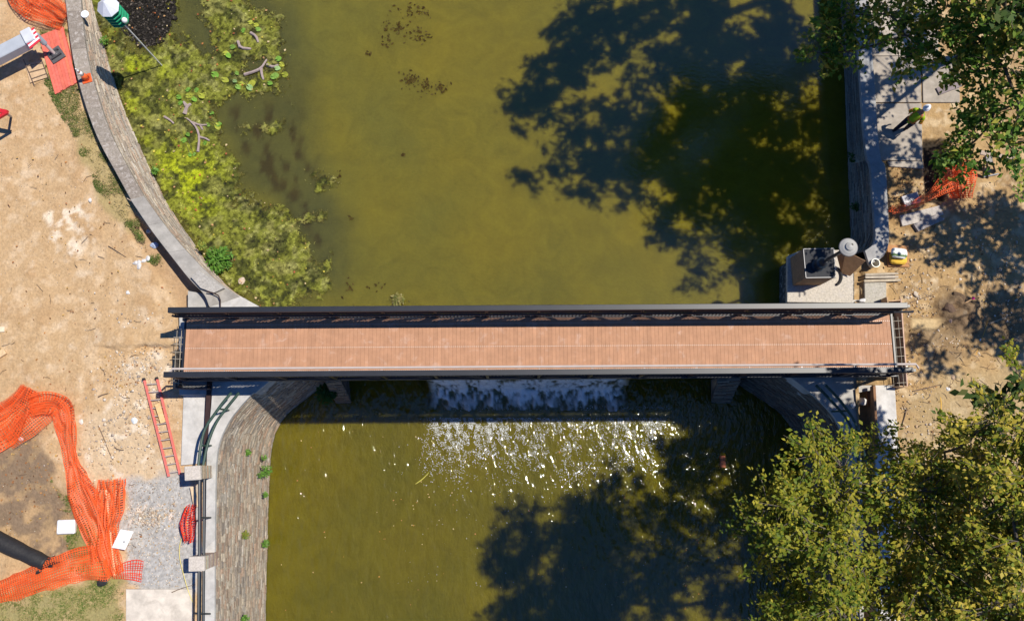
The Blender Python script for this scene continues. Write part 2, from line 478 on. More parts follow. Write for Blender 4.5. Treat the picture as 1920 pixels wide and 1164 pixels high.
            dk = sdpoly(px, py, [(1745, 570), (1800, 530), (1900, 560), (1920, 640), (1860, 660), (1760, 690), (1720, 640)])
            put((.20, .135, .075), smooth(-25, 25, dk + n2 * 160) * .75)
            mound = sdpoly(px, py, [(1752, 560), (1790, 545), (1830, 565), (1835, 610), (1795, 625), (1758, 600)])
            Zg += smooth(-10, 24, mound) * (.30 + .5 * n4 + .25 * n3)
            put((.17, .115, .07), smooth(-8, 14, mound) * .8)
            shelf = smooth(-2, 2, 617 + 6 * n4 - py) * smooth(595, 600, py) * smooth(1700, 1706, px) * smooth(1775, 1740, px)
            Zg += .16 * shelf
            put((.55, .41, .22), shelf * .8)
            tr = sdpoly(px, py, [(1612, 722), (1638, 722), (1642, 1250), (1614, 1250)])
            Zg -= .55 * smooth(-1, 4, tr)
            put((.27, .19, .11), smooth(-3, 3, tr) * .7)
            tr2 = sdpoly(px, py, [(1600, 505), (1620, 505), (1620, 566), (1600, 566)])
            Zg -= .18 * smooth(-1, 4, tr2)
            pit = sdpoly(px, py, [(1732, 262), (1772, 262), (1772, 378), (1736, 380)])
            Zg -= .25 * smooth(-4, 6, pit)
            put((.045, .035, .025), smooth(-4, 4, pit + n3 * 12))
            litter = sdpoly(px, py, [(1662, 315), (1720, 310), (1740, 380), (1700, 430), (1662, 420)])
            put((.26, .16, .07), smooth(-8, 8, litter + n2 * 40) * smooth(-.2, .1, n3) * .8)
            foot = sdpoly(px, py, [(1745, 700), (2000, 660), (2000, 1300), (1700, 1300), (1690, 860)])
            put((.40, .31, .17), smooth(-30, 30, foot + n2 * 100) * .5)
            xb = np.interp(py, [a for a, b in yb_r], [b for a, b in yb_r])
            keep = px > xb
        ny, nx = X.shape
        idx = np.arange(ny * nx).reshape(ny, nx)
        q = np.stack([idx[:-1, :-1], idx[:-1, 1:], idx[1:, 1:], idx[1:, :-1]], -1)
        k = keep[:-1, :-1] & keep[:-1, 1:] & keep[1:, 1:] & keep[1:, :-1]
        q = q[k]
        used = np.unique(q); remap = -np.ones(ny * nx, int); remap[used] = np.arange(len(used))
        V = np.stack([X, Y, Zg], -1).reshape(-1, 3)[used]
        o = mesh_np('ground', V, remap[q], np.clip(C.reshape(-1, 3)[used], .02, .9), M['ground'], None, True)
        tag(o, kind='structure')
build_ground()

# ------------------------------------------------------------------ water
def sheet(name, x0, x1, y0, y1, z, m, n=40, colf=None):
    xs = np.linspace(x0, x1, n); ys = np.linspace(y0, y1, n)
    X, Y = np.meshgrid(xs, ys)
    idx = np.arange(n * n).reshape(n, n)
    q = np.stack([idx[:-1, :-1], idx[:-1, 1:], idx[1:, 1:], idx[1:, :-1]], -1).reshape(-1, 4)
    C = colf(X, Y).reshape(-1, 3) if colf else np.ones((n * n, 3))
    o = mesh_np(name, np.stack([X, Y, np.full(X.shape, z)], -1).reshape(-1, 3), q, C, m, None, True)
    return tag(o, kind='structure')
DAMY = 3.75
def pond_tint(X, Y):
    px, py = proj(X, Y, np.full(X.shape, Z_POND))
    C = np.ones(X.shape + (3,))
    def put(col, w): C[...] = C * (1 - w[..., None]) + np.array(col) * w[..., None]
    n = fbm(X * .7, Y * .7, 5, 4) - .5; n2 = fbm(X * 2.2, Y * 1.2, 15, 4) - .5
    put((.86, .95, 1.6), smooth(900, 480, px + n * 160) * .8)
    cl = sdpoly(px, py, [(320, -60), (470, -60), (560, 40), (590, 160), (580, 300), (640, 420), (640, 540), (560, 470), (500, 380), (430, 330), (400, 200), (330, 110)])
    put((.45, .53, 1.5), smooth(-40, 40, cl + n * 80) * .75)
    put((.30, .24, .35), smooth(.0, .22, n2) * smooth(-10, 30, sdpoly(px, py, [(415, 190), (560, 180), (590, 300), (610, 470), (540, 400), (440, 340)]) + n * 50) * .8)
    return C
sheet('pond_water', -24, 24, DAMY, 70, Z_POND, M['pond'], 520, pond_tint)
sheet('river_water', -30, 30, -60, DAMY + .6, Z_RIVER, M['river'])

# ------------------------------------------------------------------ stone walls
STONES = [(.31, .255, .195), (.35, .285, .215), (.27, .225, .18), (.36, .315, .25), (.31, .235, .175), (.38, .325, .25), (.25, .215, .18), (.33, .235, .17), (.37, .33, .275)]
def stone_face(mb, top, base, course, lo, hi, tint=1.0, depth=.035, bottom=1.0):
    n = 90
    Tt, Bb = resample(top, n), resample(base, n)
    hgt = sum((a - b).length for a, b in zip(Tt, Bb)) / n
    rows = max(4, int(hgt / course))
    L = sum((a - b).length for a, b in zip(Bb, Bb[1:]))
    def at(s, v):
        s = min(max(s, 0), .99999) * (n - 1); i = int(s); k = s - i
        return Tt[i].lerp(Tt[i + 1], k).lerp(Bb[i].lerp(Bb[i + 1], k), v)
    vs = [0.0]
    while vs[-1] < 1: vs.append(vs[-1] + (random.uniform(.7, 1.35) * course) / hgt)
    for r in range(len(vs) - 1):
        s = -random.random() * hi / L
        while s < 1:
            w = random.uniform(lo, hi) / L
            g = .010
            s0, s1 = max(s + g / L, 0), min(s + w - g / L, 1)
            v0, v1 = vs[r] + g * .6 / hgt, min(vs[r + 1] - g * .6 / hgt, 1.02)
            s += w
            if s1 - s0 < .02 / L or random.random() < .02: continue
            p = [at(s0, v0), at(s1, v0), at(s1, v1), at(s0, v1)]
            nrm = (p[1] - p[0]).cross(p[3] - p[0]).normalized()
            if nrm.z < 0: nrm = -nrm
            d = random.uniform(.25, 1.0) * depth
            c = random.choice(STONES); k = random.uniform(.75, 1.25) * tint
            col = tuple(min(x * k, .8) for x in c)
            e = .012
            ce = sum(p, Vector()) / 4
            q = [x.lerp(ce, min(.25, e / max((x - ce).length, .01))) + nrm * d + nrm * random.uniform(-.006, .006) for x in p]
            mb.add([x - nrm * .02 for x in p] + q, [[4, 5, 6, 7], [0, 1, 5, 4], [1, 2, 6, 5], [2, 3, 7, 6], [3, 0, 4, 7]], col)
def strip(mb, A, B, n, col=(1, 1, 1)):
    A, B = resample(A, n), resample(B, n)
    fs = [[i, i + 1, n + i + 1, n + i] for i in range(n - 1)]
    mb.add(A + B, fs, col)
def coping(mb, land, inn, n, t, cuts, cols):
    """stone cap between two lines, cut into lengths"""
    A, B = resample(land, n), resample(inn, n)
    i = 0; ci = 0
    bounds = [0] + cuts + [n - 1]
    for b0, b1 in zip(bounds, bounds[1:]):
        col = cols[ci % len(cols)]; ci += 1
        a, b = A[b0:b1 + 1], B[b0:b1 + 1]
        a = [p.copy() for p in a]; b = [p.copy() for p in b]
        g = .006
        a[0] = a[0].lerp(a[1], min(.4, g / (a[1] - a[0]).length)); b[0] = b[0].lerp(b[1], min(.4, g / (b[1] - b[0]).length))
        dz = random.uniform(-.006, .006)
        for p in a + b: p.z += dz
        m = len(a); e = .015
        def sh(P_, Q_, k): return [p.lerp(q, min(.3, k / (q - p).length)) for p, q in zip(P_, Q_)]
        dn = lambda X, d: [Vector((p.x, p.y, p.z - d)) for p in X]
        rings = [dn(a, t), dn(a, e), sh(a, b, e), sh(b, a, e), dn(b, e), dn(b, t)]
        pts = sum(rings, []); fs = []
        for r in range(5):
            for j in range(m - 1):
                fs.append([r * m + j, (r + 1) * m + j, (r + 1) * m + j + 1, r * m + j + 1])
        fs.append([r * m for r in range(6)]); fs.append([r * m + m - 1 for r in range(6)][::-1])
        mb.add(pts, fs, col)

def stone_wall(label, land, inn, base, ztop, zwat, course, lo, hi, tint, copcols, ncop, cm, n=90, land2=None, cop_t=.16):
    PLs = lambda q, z: smoothline(PL(q, z), 2)
    A = PLs(land, ztop); B = PLs(inn, ztop)
    w = thing('stone_wall', label, 'wall', Vector(((B[len(B) // 2].x), B[len(B) // 2].y, zwat)))
    top = PLs(inn, ztop - cop_t); bas = PLs(base, zwat - .05)
    low = []
    Tt, Bb = resample(top, n), resample(bas, n)
    for a, b in zip(Tt, Bb): low.append(b + (b - a) * .15)
    mb = MB()
    strip(mb, Tt, low, n); LA = resample(PLs(land, ztop - cop_t), n)
    LA2 = [Vector((p.x, p.y, zwat - .5)) for p in LA]
    strip(mb, LA2, LA, n)
    strip(mb, LA, Tt, n)
    mb.build('backing', M['mortar'], w)
    mb = MB(); stone_face(mb, Tt, low, course, lo, hi, tint)
    mb.build('stonework', M['stone'], w)
    mb = MB()
    cuts = [int((n - 1) * k / ncop + random.uniform(-1, 1)) for k in range(1, ncop)]
    coping(mb, A, B, n, cop_t, cuts, copcols)
    mb.build('coping', M[cm], w)
    return w

OLD = [(.27, .235, .195), (.30, .26, .215), (.25, .215, .18), (.31, .27, .225), (.28, .24, .2)]
NEW = [(.33, .31, .28), (.365, .345, .31), (.345, .325, .295)]
ul = stone_wall('curved old stone wall with a pale coping beside the algae covered pond', UL_LAND[:9], UL_IN[:9], UL_BASE[:9], -.62, Z_POND, .085, .25, .8, 1.25, OLD, 8, 'oldconcrete')
# the repaired end of the same wall
ul2 = stone_wall('repaired end of the curved pond wall with smooth new grey coping', [(244, 374)] + UL_LAND[9:], [(269, 367)] + UL_IN[9:], [(307, 371)] + UL_BASE[9:], -.60, Z_POND, .085, .25, .8, 1.2, NEW, 4, 'concrete', n=60)
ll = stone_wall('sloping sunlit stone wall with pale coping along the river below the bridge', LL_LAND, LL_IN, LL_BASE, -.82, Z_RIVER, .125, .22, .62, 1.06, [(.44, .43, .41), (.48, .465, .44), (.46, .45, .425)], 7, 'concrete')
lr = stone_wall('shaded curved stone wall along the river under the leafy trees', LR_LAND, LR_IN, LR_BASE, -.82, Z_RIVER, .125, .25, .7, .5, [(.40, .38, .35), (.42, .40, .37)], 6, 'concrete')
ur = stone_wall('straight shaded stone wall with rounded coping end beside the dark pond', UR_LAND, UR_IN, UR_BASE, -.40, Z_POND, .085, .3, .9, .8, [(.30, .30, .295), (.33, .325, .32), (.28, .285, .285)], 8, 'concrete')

# wall piers of the lower left wall
def pilaster(poly_top, ztop, label):
    top = PL(poly_top, ztop)
    t = thing('stone_pillar', label, 'pillar', Vector((top[0].x, top[0].y, -.85)), 'square stone pillars of the river railing')
    c = sum(top, Vector()) / 4
    mb = MB(); u = (top[1] - top[0]) / 2; v = (top[2] - top[1]) / 2
    mb.bbox(c - Vector((0, 0, .09)), u * 1.0, v * 1.0, Vector((0, 0, .09)), .02, (.52, .47, .41))
    mb.build('cap', M['oldconcrete'], t)
    mb = MB()
    zz = ztop - .18
    k = 0
    while zz > -.86:
        h = random.uniform(.12, .17)
        f = random.uniform(.90, .94)
        mb.bbox(Vector((c.x, c.y, zz - h / 2)), u * f, v * f, Vector((0, 0, h / 2 - .004)), .01, tuple(x * random.uniform(.95, 1.3) for x in random.choice(STONES)))
        zz -= h
    mb.build('shaft', M['stone'], t)
pilaster([(345, 874), (375, 872), (376, 899), (346, 901)], .42, 'square stone pillar with rough top beside the lower end of the red ladder')
pilaster([(353, 1043), (383, 1042), (383, 1070), (353, 1072)], .42, 'square stone pillar below the hanging red netting on the river wall')

# ------------------------------------------------------------------ concrete masonry round the bridge ends
def slab(name, label, cat, polypx, z, z0, col, m='concrete', kind=None, group=None):
    mb = MB(); mb.prism(PL(polypx, z), z0, col)
    o = mb.build(name, M[m])
    bv = o.modifiers.new('Bevel', 'BEVEL'); bv.width = .015; bv.segments = 2; bv.limit_method = 'ANGLE'
    return tag(o, label, cat, group, kind)
slab('bridge_abutment', 'grey concrete abutment carrying the ladder end of the footbridge', 'abutment',
     [(336, 588), (500, 583), (520, 640), (508, 712), (478, 737), (400, 740), (336, 740)], -.84, -6.4, (.42, .41, .39))
slab('bridge_abutment', 'pale concrete abutment carrying the lamp post end of the footbridge', 'abutment',
     [(1476, 566), (1664, 560), (1678, 724), (1608, 736), (1520, 737), (1478, 704), (1460, 640)], -.84, -6.4, (.44, .42, .39))
slab('concrete_apron', 'triangular pale concrete apron between the curved wall end and the bridge', 'apron',
     [(394, 549), (430, 546), (452, 556), (500, 582), (470, 588), (393, 588)], -.615, -3.2, (.47, .455, .43))
slab('concrete_block', 'rough square concrete pillar stump with grooves at the curved wall end', 'block',
     [(357, 519), (372, 506), (420, 540), (400, 549), (376, 540)], -.42, -1.6, (.38, .36, .33), 'oldconcrete')
slab('concrete_footing', 'shaded concrete footing slab against the bridge beside the curved wall', 'footing',
     [(352, 545), (390, 552), (390, 590), (352, 590)], -1.05, -1.9, (.38, .37, .35))
slab('concrete_slab', 'long pale concrete slab beside the red ladder below the bridge', 'slab',
     [(344, 736), (386, 736), (380, 868), (339, 872)], -1.10, -1.9, (.50, .485, .46))
slab('concrete_path', 'smooth cream concrete path at the lower edge by the railing', 'path',
     [(236, 1104), (362, 1104), (360, 1300), (236, 1300)], -1.10, -1.9, (.60, .54, .46), kind='structure')
slab('concrete_slab', 'broken pale concrete slab between the lamp post pedestal and the bridge', 'slab',
     [(1477, 480), (1500, 470), (1600, 468), (1600, 568), (1476, 566)], -.66, -.86, (.50, .455, .39), 'oldconcrete')
slab('foundation_wall', 'foundation wall painted dark as shade under the lamp post slab rising from the pond', 'foundation',
     [(1484, 486), (1506, 474), (1602, 474), (1602, 572), (1484, 572)], -.861, -5.0, (.10, .09, .075), 'oldconcrete')  # near-black colour stands in for shade on the face turned from the sun
slab('concrete_footing', 'speckled square concrete footing beside the lamp end of the bridge railing', 'footing',
     [(1621, 529), (1662, 528), (1662, 568), (1622, 568)], -.66, -1.6, (.40, .375, .32), 'oldconcrete')
slab('concrete_slab', 'long white concrete slab between the bridge end and the leafy trees', 'slab',
     [(1641, 722), (1678, 722), (1686, 860), (1690, 1250), (1648, 1250)], -.62, -1.6, (.56, .54, .51))
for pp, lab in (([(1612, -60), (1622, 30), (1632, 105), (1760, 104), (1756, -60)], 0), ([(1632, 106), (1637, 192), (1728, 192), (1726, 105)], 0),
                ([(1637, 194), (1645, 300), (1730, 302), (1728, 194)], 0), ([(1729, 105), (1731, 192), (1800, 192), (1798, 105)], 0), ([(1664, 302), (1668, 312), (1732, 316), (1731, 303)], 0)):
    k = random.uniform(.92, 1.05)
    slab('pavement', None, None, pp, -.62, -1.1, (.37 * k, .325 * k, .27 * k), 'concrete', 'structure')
slab('paving_slab', 'loose dark paving slab lying on the dirt below the orange netting', 'slab',
     [(1713, 420), (1757, 401), (1772, 411), (1722, 434)], -.56, -.72, (.30, .27, .26), 'oldconcrete')
slab('paving_slab', 'flat pale paving slab in dappled light beside the wall coping', 'slab',
     [(1687, 404), (1762, 385), (1770, 402), (1715, 419), (1692, 424)], -.645, -.75, (.44, .40, .36), 'oldconcrete')

# dark expansion channel along the ladder side abutment
mb = MB(); mb.beam(P(397, 540, -.78), P(394, 700, -.80), .085, .05); mb.beam(P(394, 700, -.80), P(385, 862, -.95), .085, .05)
mb.beam(P(394, 715, -.80), P(393, 700, -.80), .095, .06)
tag(mb.build('drain_pipe', M['brownsteel']), 'long dark brown steel channel running under the ladder end of the bridge', 'pipe')
mb = MB(); mb.tube(smoothline([P(388, 547, -.42), P(400, 549, -.4), P(413, 556, -.4), P(413, 582, -.5)], 1), .025)
tag(mb.build('bent_rail', M['brownsteel']), 'thin bent dark handrail above the triangular concrete apron', 'railing')

# ------------------------------------------------------------------ pipe railings
def railing(label, lines, posts, mat_, flange=None):
    t = thing('pipe_railing', label, 'railing', lines[0][0])
    for l in lines:
        mb = MB(); mb.tube(smoothline(l, 2), .055, 8); mb.build('rail', mat_, t)
    for a, b in posts:
        mb = MB(); mb.tube([a, b], .035, 8); mb.build('post', mat_, t)
    return t
M['rail'] = mat('rail_paint', base=(.022, .03, .04), rough=0.45, nscale=6, namp=0.3)
M['grail'] = mat('green_rail_paint', base=(.03, .065, .05), rough=0.5, nscale=6, namp=0.4)
zr1, zr2 = .22, -.25
def onrail(px, py, z): return P(px, py, z)
railing('curved dark green pipe railing from the bridge to the stone pillar by the ladder',
        [PL([(434, 736), (418, 754), (403, 775), (385, 800), (377, 828), (372, 872)], .22), PL([(448, 736), (430, 758), (408, 786), (396, 812), (387, 840), (381, 872)], -.25)],
        [(P(429, 769, -.82), P(410, 766, .22)), (P(396, 835, -.82), P(376, 835, .22))], M['grail'])
railing('straight dark pipe railing between the two square stone pillars',
        [PL([(374, 898), (374, 1044)], .22), PL([(383, 898), (382, 1044)], -.25)], [(P(395, 970, -.82), P(374, 970, .22))], M['rail'])
railing('straight dark pipe railing below the second stone pillar at the lower edge',
        [PL([(373, 1070), (371, 1290)], .22), PL([(382, 1070), (380, 1290)], -.25)], [(P(394, 1150, -.82), P(372, 1150, .22))], M['rail'])
railing('curved green pipe railing above the shaded river wall by the leafy trees',
        [PL([(1548, 722), (1570, 744), (1592, 772), (1606, 796), (1618, 830), (1624, 880)], .22), PL([(1530, 722), (1556, 748), (1574, 768), (1592, 790), (1604, 820), (1612, 880)], -.25)],
        [(P(1560, 771, -.82), P(1590, 770, .22)), (P(1590, 820, -.82), P(1614, 818, .22))], M['grail'])

# ------------------------------------------------------------------ footbridge
def build_bridge():
    ZT = 1.84
    la, lb = P(306, 702, ZT), P(1713, 692, ZT)
    ua, ub = P(312, 581, ZT), P(1704, 573, ZT)
    for v in (la, lb, ua, ub): v.z = 0
    u = ((lb - la) + (ub - ua)).normalized()
    vv = Vector((-u.y, u.x, 0))
    W = (ua - la).dot(vv)
    O = la
    da, db = P(347, 650, 0), P(1670, 640, 0)
    s0, s1 = (da - O).dot(u), (db - O).dot(u)
    sa, sb = 0.0, (lb - la).dot(u)
    def B(s, v, z): return O + u * s + vv * v + Vector((0, 0, z))
    t = thing('footbridge', 'long steel truss footbridge with a brown plank deck across the water', 'bridge', B((s0 + s1) / 2, W / 2, -.4))
    up = Vector((0, 0, 1))
    # deck boards
    mb = MB(); sc = MB(); pitch = .145
    s = s0; i = 0
    while s < s1:
        k = 1 + random.uniform(-.035, .035); r = random.random()
        c = (.435 * k, .236 * k, .142 * k)
        if r > .93: c = tuple(x * 1.07 for x in c)
        if r < .05: c = tuple(x * .94 for x in c)
        dz = random.uniform(-.0015, .0015)
        ctr = B(s + pitch / 2, W / 2, -.0125 + dz)
        # the board carries two faint crown edges
        hw = pitch / 2 - .0016
        mb.bbox(ctr, u * hw, vv * (W / 2 - .05), up * .0125, .003, c)
        for fv in (.12, .5, .88):
            for ds in (.035, .11):
                p = B(s + ds, W * fv, .0045 + dz)
                sc.add([p + (u * math.cos(a) + vv * math.sin(a)) * .013 for a in [q * math.pi / 3 for q in range(6)]], [[0, 1, 2, 3, 4, 5]], (.8, .8, .78))
        s += pitch; i += 1
    d = mb.build('deck', M['deck'], t)
    tag(sc.build('screw', M['screw'], d), kind='stuff')
    # gap liner under the boards (pale dust in the joints)
    mb = MB(); mb.box(B((s0 + s1) / 2, W / 2, -.036), u * ((s1 - s0) / 2), vv * (W / 2 - .08), up * .006, (.62, .45, .36)); mb.build('joist_liner', M['deck'], t)
    # stringers and floor beams
    for fv in (.2, .5, .8):
        mb = MB(); mb.box(B((s0 + s1) / 2, W * fv, -.16), u * ((s1 - s0) / 2), vv * .05, up * .11); mb.build('stringer', M['steel'], t)
    nb = 14
    for k in range(nb + 1):
        s_ = s0 + (s1 - s0) * k / nb
        mb = MB(); mb.box(B(s_, W / 2, -.36), u * .06, vv * (W / 2 - .03), up * .085); mb.build('floor_beam', M['steel'], t)
    for side, v in ((0, 0.0), (1, W)):
        inn = 1 if side == 0 else -1
        mb = MB(); mb.bbox(B((sa + sb) / 2, v, ZT - .07), u * ((sb - sa) / 2), vv * .10, up * .07, .012); mb.build('top_chord', M['steel'], t)
        mb = MB(); mb.bbox(B((s0 + s1) / 2, v, -.28), u * ((s1 - s0) / 2 + .25), vv * .075, up * .10, .012); mb.build('bottom_chord', M['steel'], t)
        for k in range(nb + 1):
            s_ = s0 + .05 + (s1 - s0 - .1) * k / nb
            mb = MB(); mb.box(B(s_, v, (ZT - .14 - .18) / 2), u * .05, vv * .05, up * ((ZT - .14 + .18) / 2)); mb.build('post', M['steel'], t)
            if k < nb:
                s2 = s0 + .05 + (s1 - s0 - .1) * (k + 1) / nb
                a, b = (B(s_ + .06, v - inn * .01, ZT - .16), B(s2 - .06, v - inn * .01, -.17)) if k < nb // 2 else (B(s_ + .06, v - inn * .01, -.17), B(s2 - .06, v - inn * .01, ZT - .16))
                mb = MB(); mb.beam(a, b, .035, .035); mb.build('diagonal', M['steel'], t)
                # guard panel of flat bars: close horizontal bars above, short upright bars below
                mb = MB()
                zz = 1.0
                while zz < ZT - .2:
                    mb.box(B((s_ + s2) / 2, v + inn * .02, zz), u * ((s2 - s_) / 2 - .052), vv * .032, up * .007)
                    zz += .098
                for zz in (.08, .95):
                    mb.box(B((s_ + s2) / 2, v + inn * .03, zz), u * ((s2 - s_) / 2 - .052), vv * .016, up * .02)
                q = s_ + .10
                while q < s2 - .08:
                    mb.box(B(q, v + inn * .03, .515), u * .024, vv * .010, up * .42)
                    q += .135
                mb.build('guard_panel', M['steel'], t)
        # toe plate
        # handrail inside the truss
        hv = v + inn * (.26 if side == 0 else .14)
        pts = [B(s0 - .05, v + inn * .1, 1.2), B(s0 + .1, hv, 1.22), B(s1 - .1 + .35, hv, 1.22), B(s1 + .35, v + inn * .12, 1.2)]
        mb = MB(); mb.tube(pts, .042, 8)
        for k in range(nb + 1):
            s_ = s0 + .05 + (s1 - s0 - .1) * k / nb
            mb.beam(B(s_, v + inn * .05, 1.16), B(s_, hv, 1.16), .012, .012)
        mb.build('handrail', M['alu'] if side == 0 else M['steel'], t)
    # end plates
    for s_ in (s0 - .05, s1 + .12):
        mb = MB(); mb.box(B(s_ + .0, W / 2, -.10), u * .035, vv * (W / 2), up * .10); mb.build('end_plate', M['steel'], t)
    return B, s0, s1, W, u, vv
B, s0, s1, W, BU, BV = build_bridge()

def rebar_cage(label, sx, v0, v1, dirn, n):
    t = thing('rebar_cage', label, 'rebar', B(sx, (v0 + v1) / 2, -.8))
    for ds in (0, .17 * dirn):
        mb = MB(); mb.tube([B(sx + ds, v0, -.12), B(sx + ds, v1, -.12)], .012, 6); mb.build('long_bar', M['rust'], t)
        mb = MB(); mb.tube([B(sx + ds, v0, -.55), B(sx + ds, v1, -.55)], .012, 6); mb.build('long_bar', M['rust'], t)
    for k in range(n):
        v = v0 + (v1 - v0) * (k + .5) / n + random.uniform(-.05, .05)
        a = sx - .08 * dirn; b = sx + .28 * dirn
        mb = MB(); mb.tube([B(a, v, -.86), B(a, v, -.10), B(b, v + .02, -.10), B(b, v + .02, -.86)], .011, 6); mb.build('stirrup', M['rust'], t)
rebar_cage('pale rebar cage standing at the ladder end of the deck', s0 - .22, -.25, W - .3, -1, 8)
rebar_cage('rebar cage standing at the lamp end of the deck', s1 + .24, -.45, W - .1, 1, 8)
def formwork(label, segs, z0, z1, cols):
    t = thing('formwork', label, 'formwork', Vector((segs[0][0].x, segs[0][0].y, z0)))
    for (a, b), c in zip(segs, cols):
        a = Vector((a.x, a.y, (z0 + z1) / 2)); b = Vector((b.x, b.y, (z0 + z1) / 2))
        mb = MB(); mb.beam(a, b, .022, (z1 - z0) / 2, c); mb.build('plank', M['wood'], t)
PW = (.50, .33, .19)
formwork('plywood formwork box closing the lamp end of the bridge', [(P(1688, 560, -.2), P(1700, 724, -.2)), (P(1682, 724, -.25), P(1699, 725, -.25)), (P(1664, 565, -.2), P(1688, 563, -.2)), (P(1662, 557, -.2), P(1664, 570, -.2))], -.9, -.14, [(.55, .38, .29), PW, PW, PW])
formwork('plywood formwork board closing the ladder end of the bridge', [(P(330, 727, -.3), P(388, 728, -.3)), (P(326, 655, -.25), P(328, 727, -.25)), (P(331, 577, -.3), P(355, 577, -.3))], -1.15, -.35, [(.10, .075, .07), (.08, .07, .065), (.58, .42, .27)])

# ------------------------------------------------------------------ dam, waterfall, old piers
mb = MB(); a = P(700, 660, Z_POND); 
mb.box((0.0, DAMY + .12, -4.4), (9.5, 0, 0), (0, .35, 0), (0, 0, 2.08), (.16, .14, .11))
tag(mb.build('dam', M['oldconcrete']), 'low concrete dam wall under the bridge holding back the pond', 'dam')
def waterfall():
    xs = np.linspace(P(806, 740, Z_RIVER).x, P(1172, 740, Z_RIVER).x, 150)
    prof = [(DAMY + .5, Z_POND + .012), (DAMY + .1, Z_POND - .0), (DAMY - .28, Z_POND - .12), (DAMY - .55, Z_POND - .6), (DAMY - .75, Z_POND - 1.4), (DAMY - .95, Z_POND - 2.4), (DAMY - 1.2, Z_POND - 3.3), (DAMY - 1.6, Z_RIVER + .14), (DAMY - 2.1, Z_RIVER + .05)]
    pr = resample([Vector((0, y, z)) for y, z in prof], 70)
    V = []; C = []
    for i, p in enumerate(pr):
        f = i / 69
        n = fbm(xs * 2.2, np.full(xs.shape, p.y * 2.5 + p.z), 5, 4) - .5
        n2 = fbm(xs * 9, np.full(xs.shape, p.y * 4 + p.z * 2), 15, 3) - .5
        for x, a, b in zip(xs, n, n2):
            amp = .03 + .25 * f
            V.append((x, p.y - (a * amp + b * amp * .5), p.z + max(-.12, (a * amp + b * amp * .6))))
            e = min((x - xs[0]), (xs[-1] - x))
            foam = np.clip(.30 + .7 * f + 3.2 * a + 3.0 * b, 0, 1) * np.clip(e / .4, 0, 1)
            if f > .8: foam *= np.clip((1 - f) / .2 + 1.6 * a + 1.3 * b + .1, 0, 1)
            C.append((.09 + .71 * foam, .085 + .72 * foam, .03 + .76 * foam))
    n = len(xs)
    fs = np.array([[r * n + k, r * n + k + 1, (r + 1) * n + k + 1, (r + 1) * n + k] for r in range(69) for k in range(n - 1)])
    o = mesh_np('waterfall', V, fs, C, mat('falling_water', attr=True, rough=.25, namp=.2, nscale=22, bump=.03, bscale=12), None, True)
    tag(o, kind='structure')
waterfall()
def pier(label, px_top, px_base, ztop):
    t = PL(px_top, ztop); b = PL(px_base, Z_RIVER - .3)
    th = thing('stone_pier', label, 'pier', Vector((b[0].x, b[0].y, Z_RIVER)))
    mb = MB(); mb.hexa(b + t, (.2, .18, .15)); mb.build('core', M['mortar'], th)
    mb = MB()
    for i in range(4):
        j = (i + 1) % 4
        c = sum(t, Vector()) / 4
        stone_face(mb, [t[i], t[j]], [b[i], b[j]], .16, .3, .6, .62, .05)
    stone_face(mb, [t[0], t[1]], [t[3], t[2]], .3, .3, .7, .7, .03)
    mb.build('stonework', M['stone'], th)
pier('old stone pier with a fern at its foot beside the waterfall', [(611, 716), (638, 713), (634, 690), (607, 690)], [(632, 758), (660, 757), (655, 715), (628, 715)], -2.6)
pier('old stone pier in deep shade near the curved river wall', [(1346, 716), (1388, 713), (1388, 690), (1350, 690)], [(1333, 756), (1367, 757), (1365, 715), (1332, 715)], -2.6)

# ------------------------------------------------------------------ leaf builder
def leaf_quads(c, L, yaw, tilt, roll, wid=.55):
    n = len(c)
    d = np.stack([np.cos(yaw) * np.cos(tilt), np.sin(yaw) * np.cos(tilt), np.sin(tilt)], -1)
    w0 = np.stack([-np.sin(yaw), np.cos(yaw), np.zeros(n)], -1)
    nn = np.cross(d, w0)
    w = w0 * np.cos(roll)[:, None] + nn * np.sin(roll)[:, None]
    nn = np.cross(d, w)
    L = L[:, None]
    v = np.stack([c - d * L * .5, c + w * L * wid * .5 - d * L * .05 + nn * L * .08, c + d * L * .5 - nn * L * .06, c - w * L * wid * .5 - d * L * .05 + nn * L * .08], 1)
    return v.reshape(-1, 3)

def make_sprays(blobs, nl, leaf, rs, sp_len=.75):
    """blobs: (x,y,z,r). Returns leaf centres, yaws and twig segments"""
    cs, yaws, segs, tone = [], [], [], []
    for (x, y, z, r, dens) in blobs:
        k = max(5, int(20 * r * r * dens))
        for _ in range(k):
            d = rs.normal(size=3); d /= np.linalg.norm(d)
            d[2] *= .55
            rad = r * (.25 + .8 * rs.random() ** .6)
            p0 = np.array([x, y, z]) + d * rad * .55
            dirv = d + rs.normal(size=3) * .35; dirv[2] *= .45; dirv[2] += .05
            dirv /= np.linalg.norm(dirv)
            ln = sp_len * rs.uniform(.6, 1.25)
            p1 = p0 + dirv * ln
            segs.append((p0 - d * rad * .2, p1))
            m = max(4, int(nl * 1.3 * rs.uniform(.6, 1.4)))
            tt = rs.random(m) ** .7
            pts = p0 + dirv * (tt * ln)[:, None] + rs.normal(size=(m, 3)) * np.array([.12, .12, .06]) * (.5 + leaf * 3)
            cs.append(pts); yaws.append(np.arctan2(dirv[1], dirv[0]) + rs.normal(size=m) * .9)
            tone.append(np.full(m, rs.normal()))
    return np.concatenate(cs), np.concatenate(yaws), segs, np.concatenate(tone)

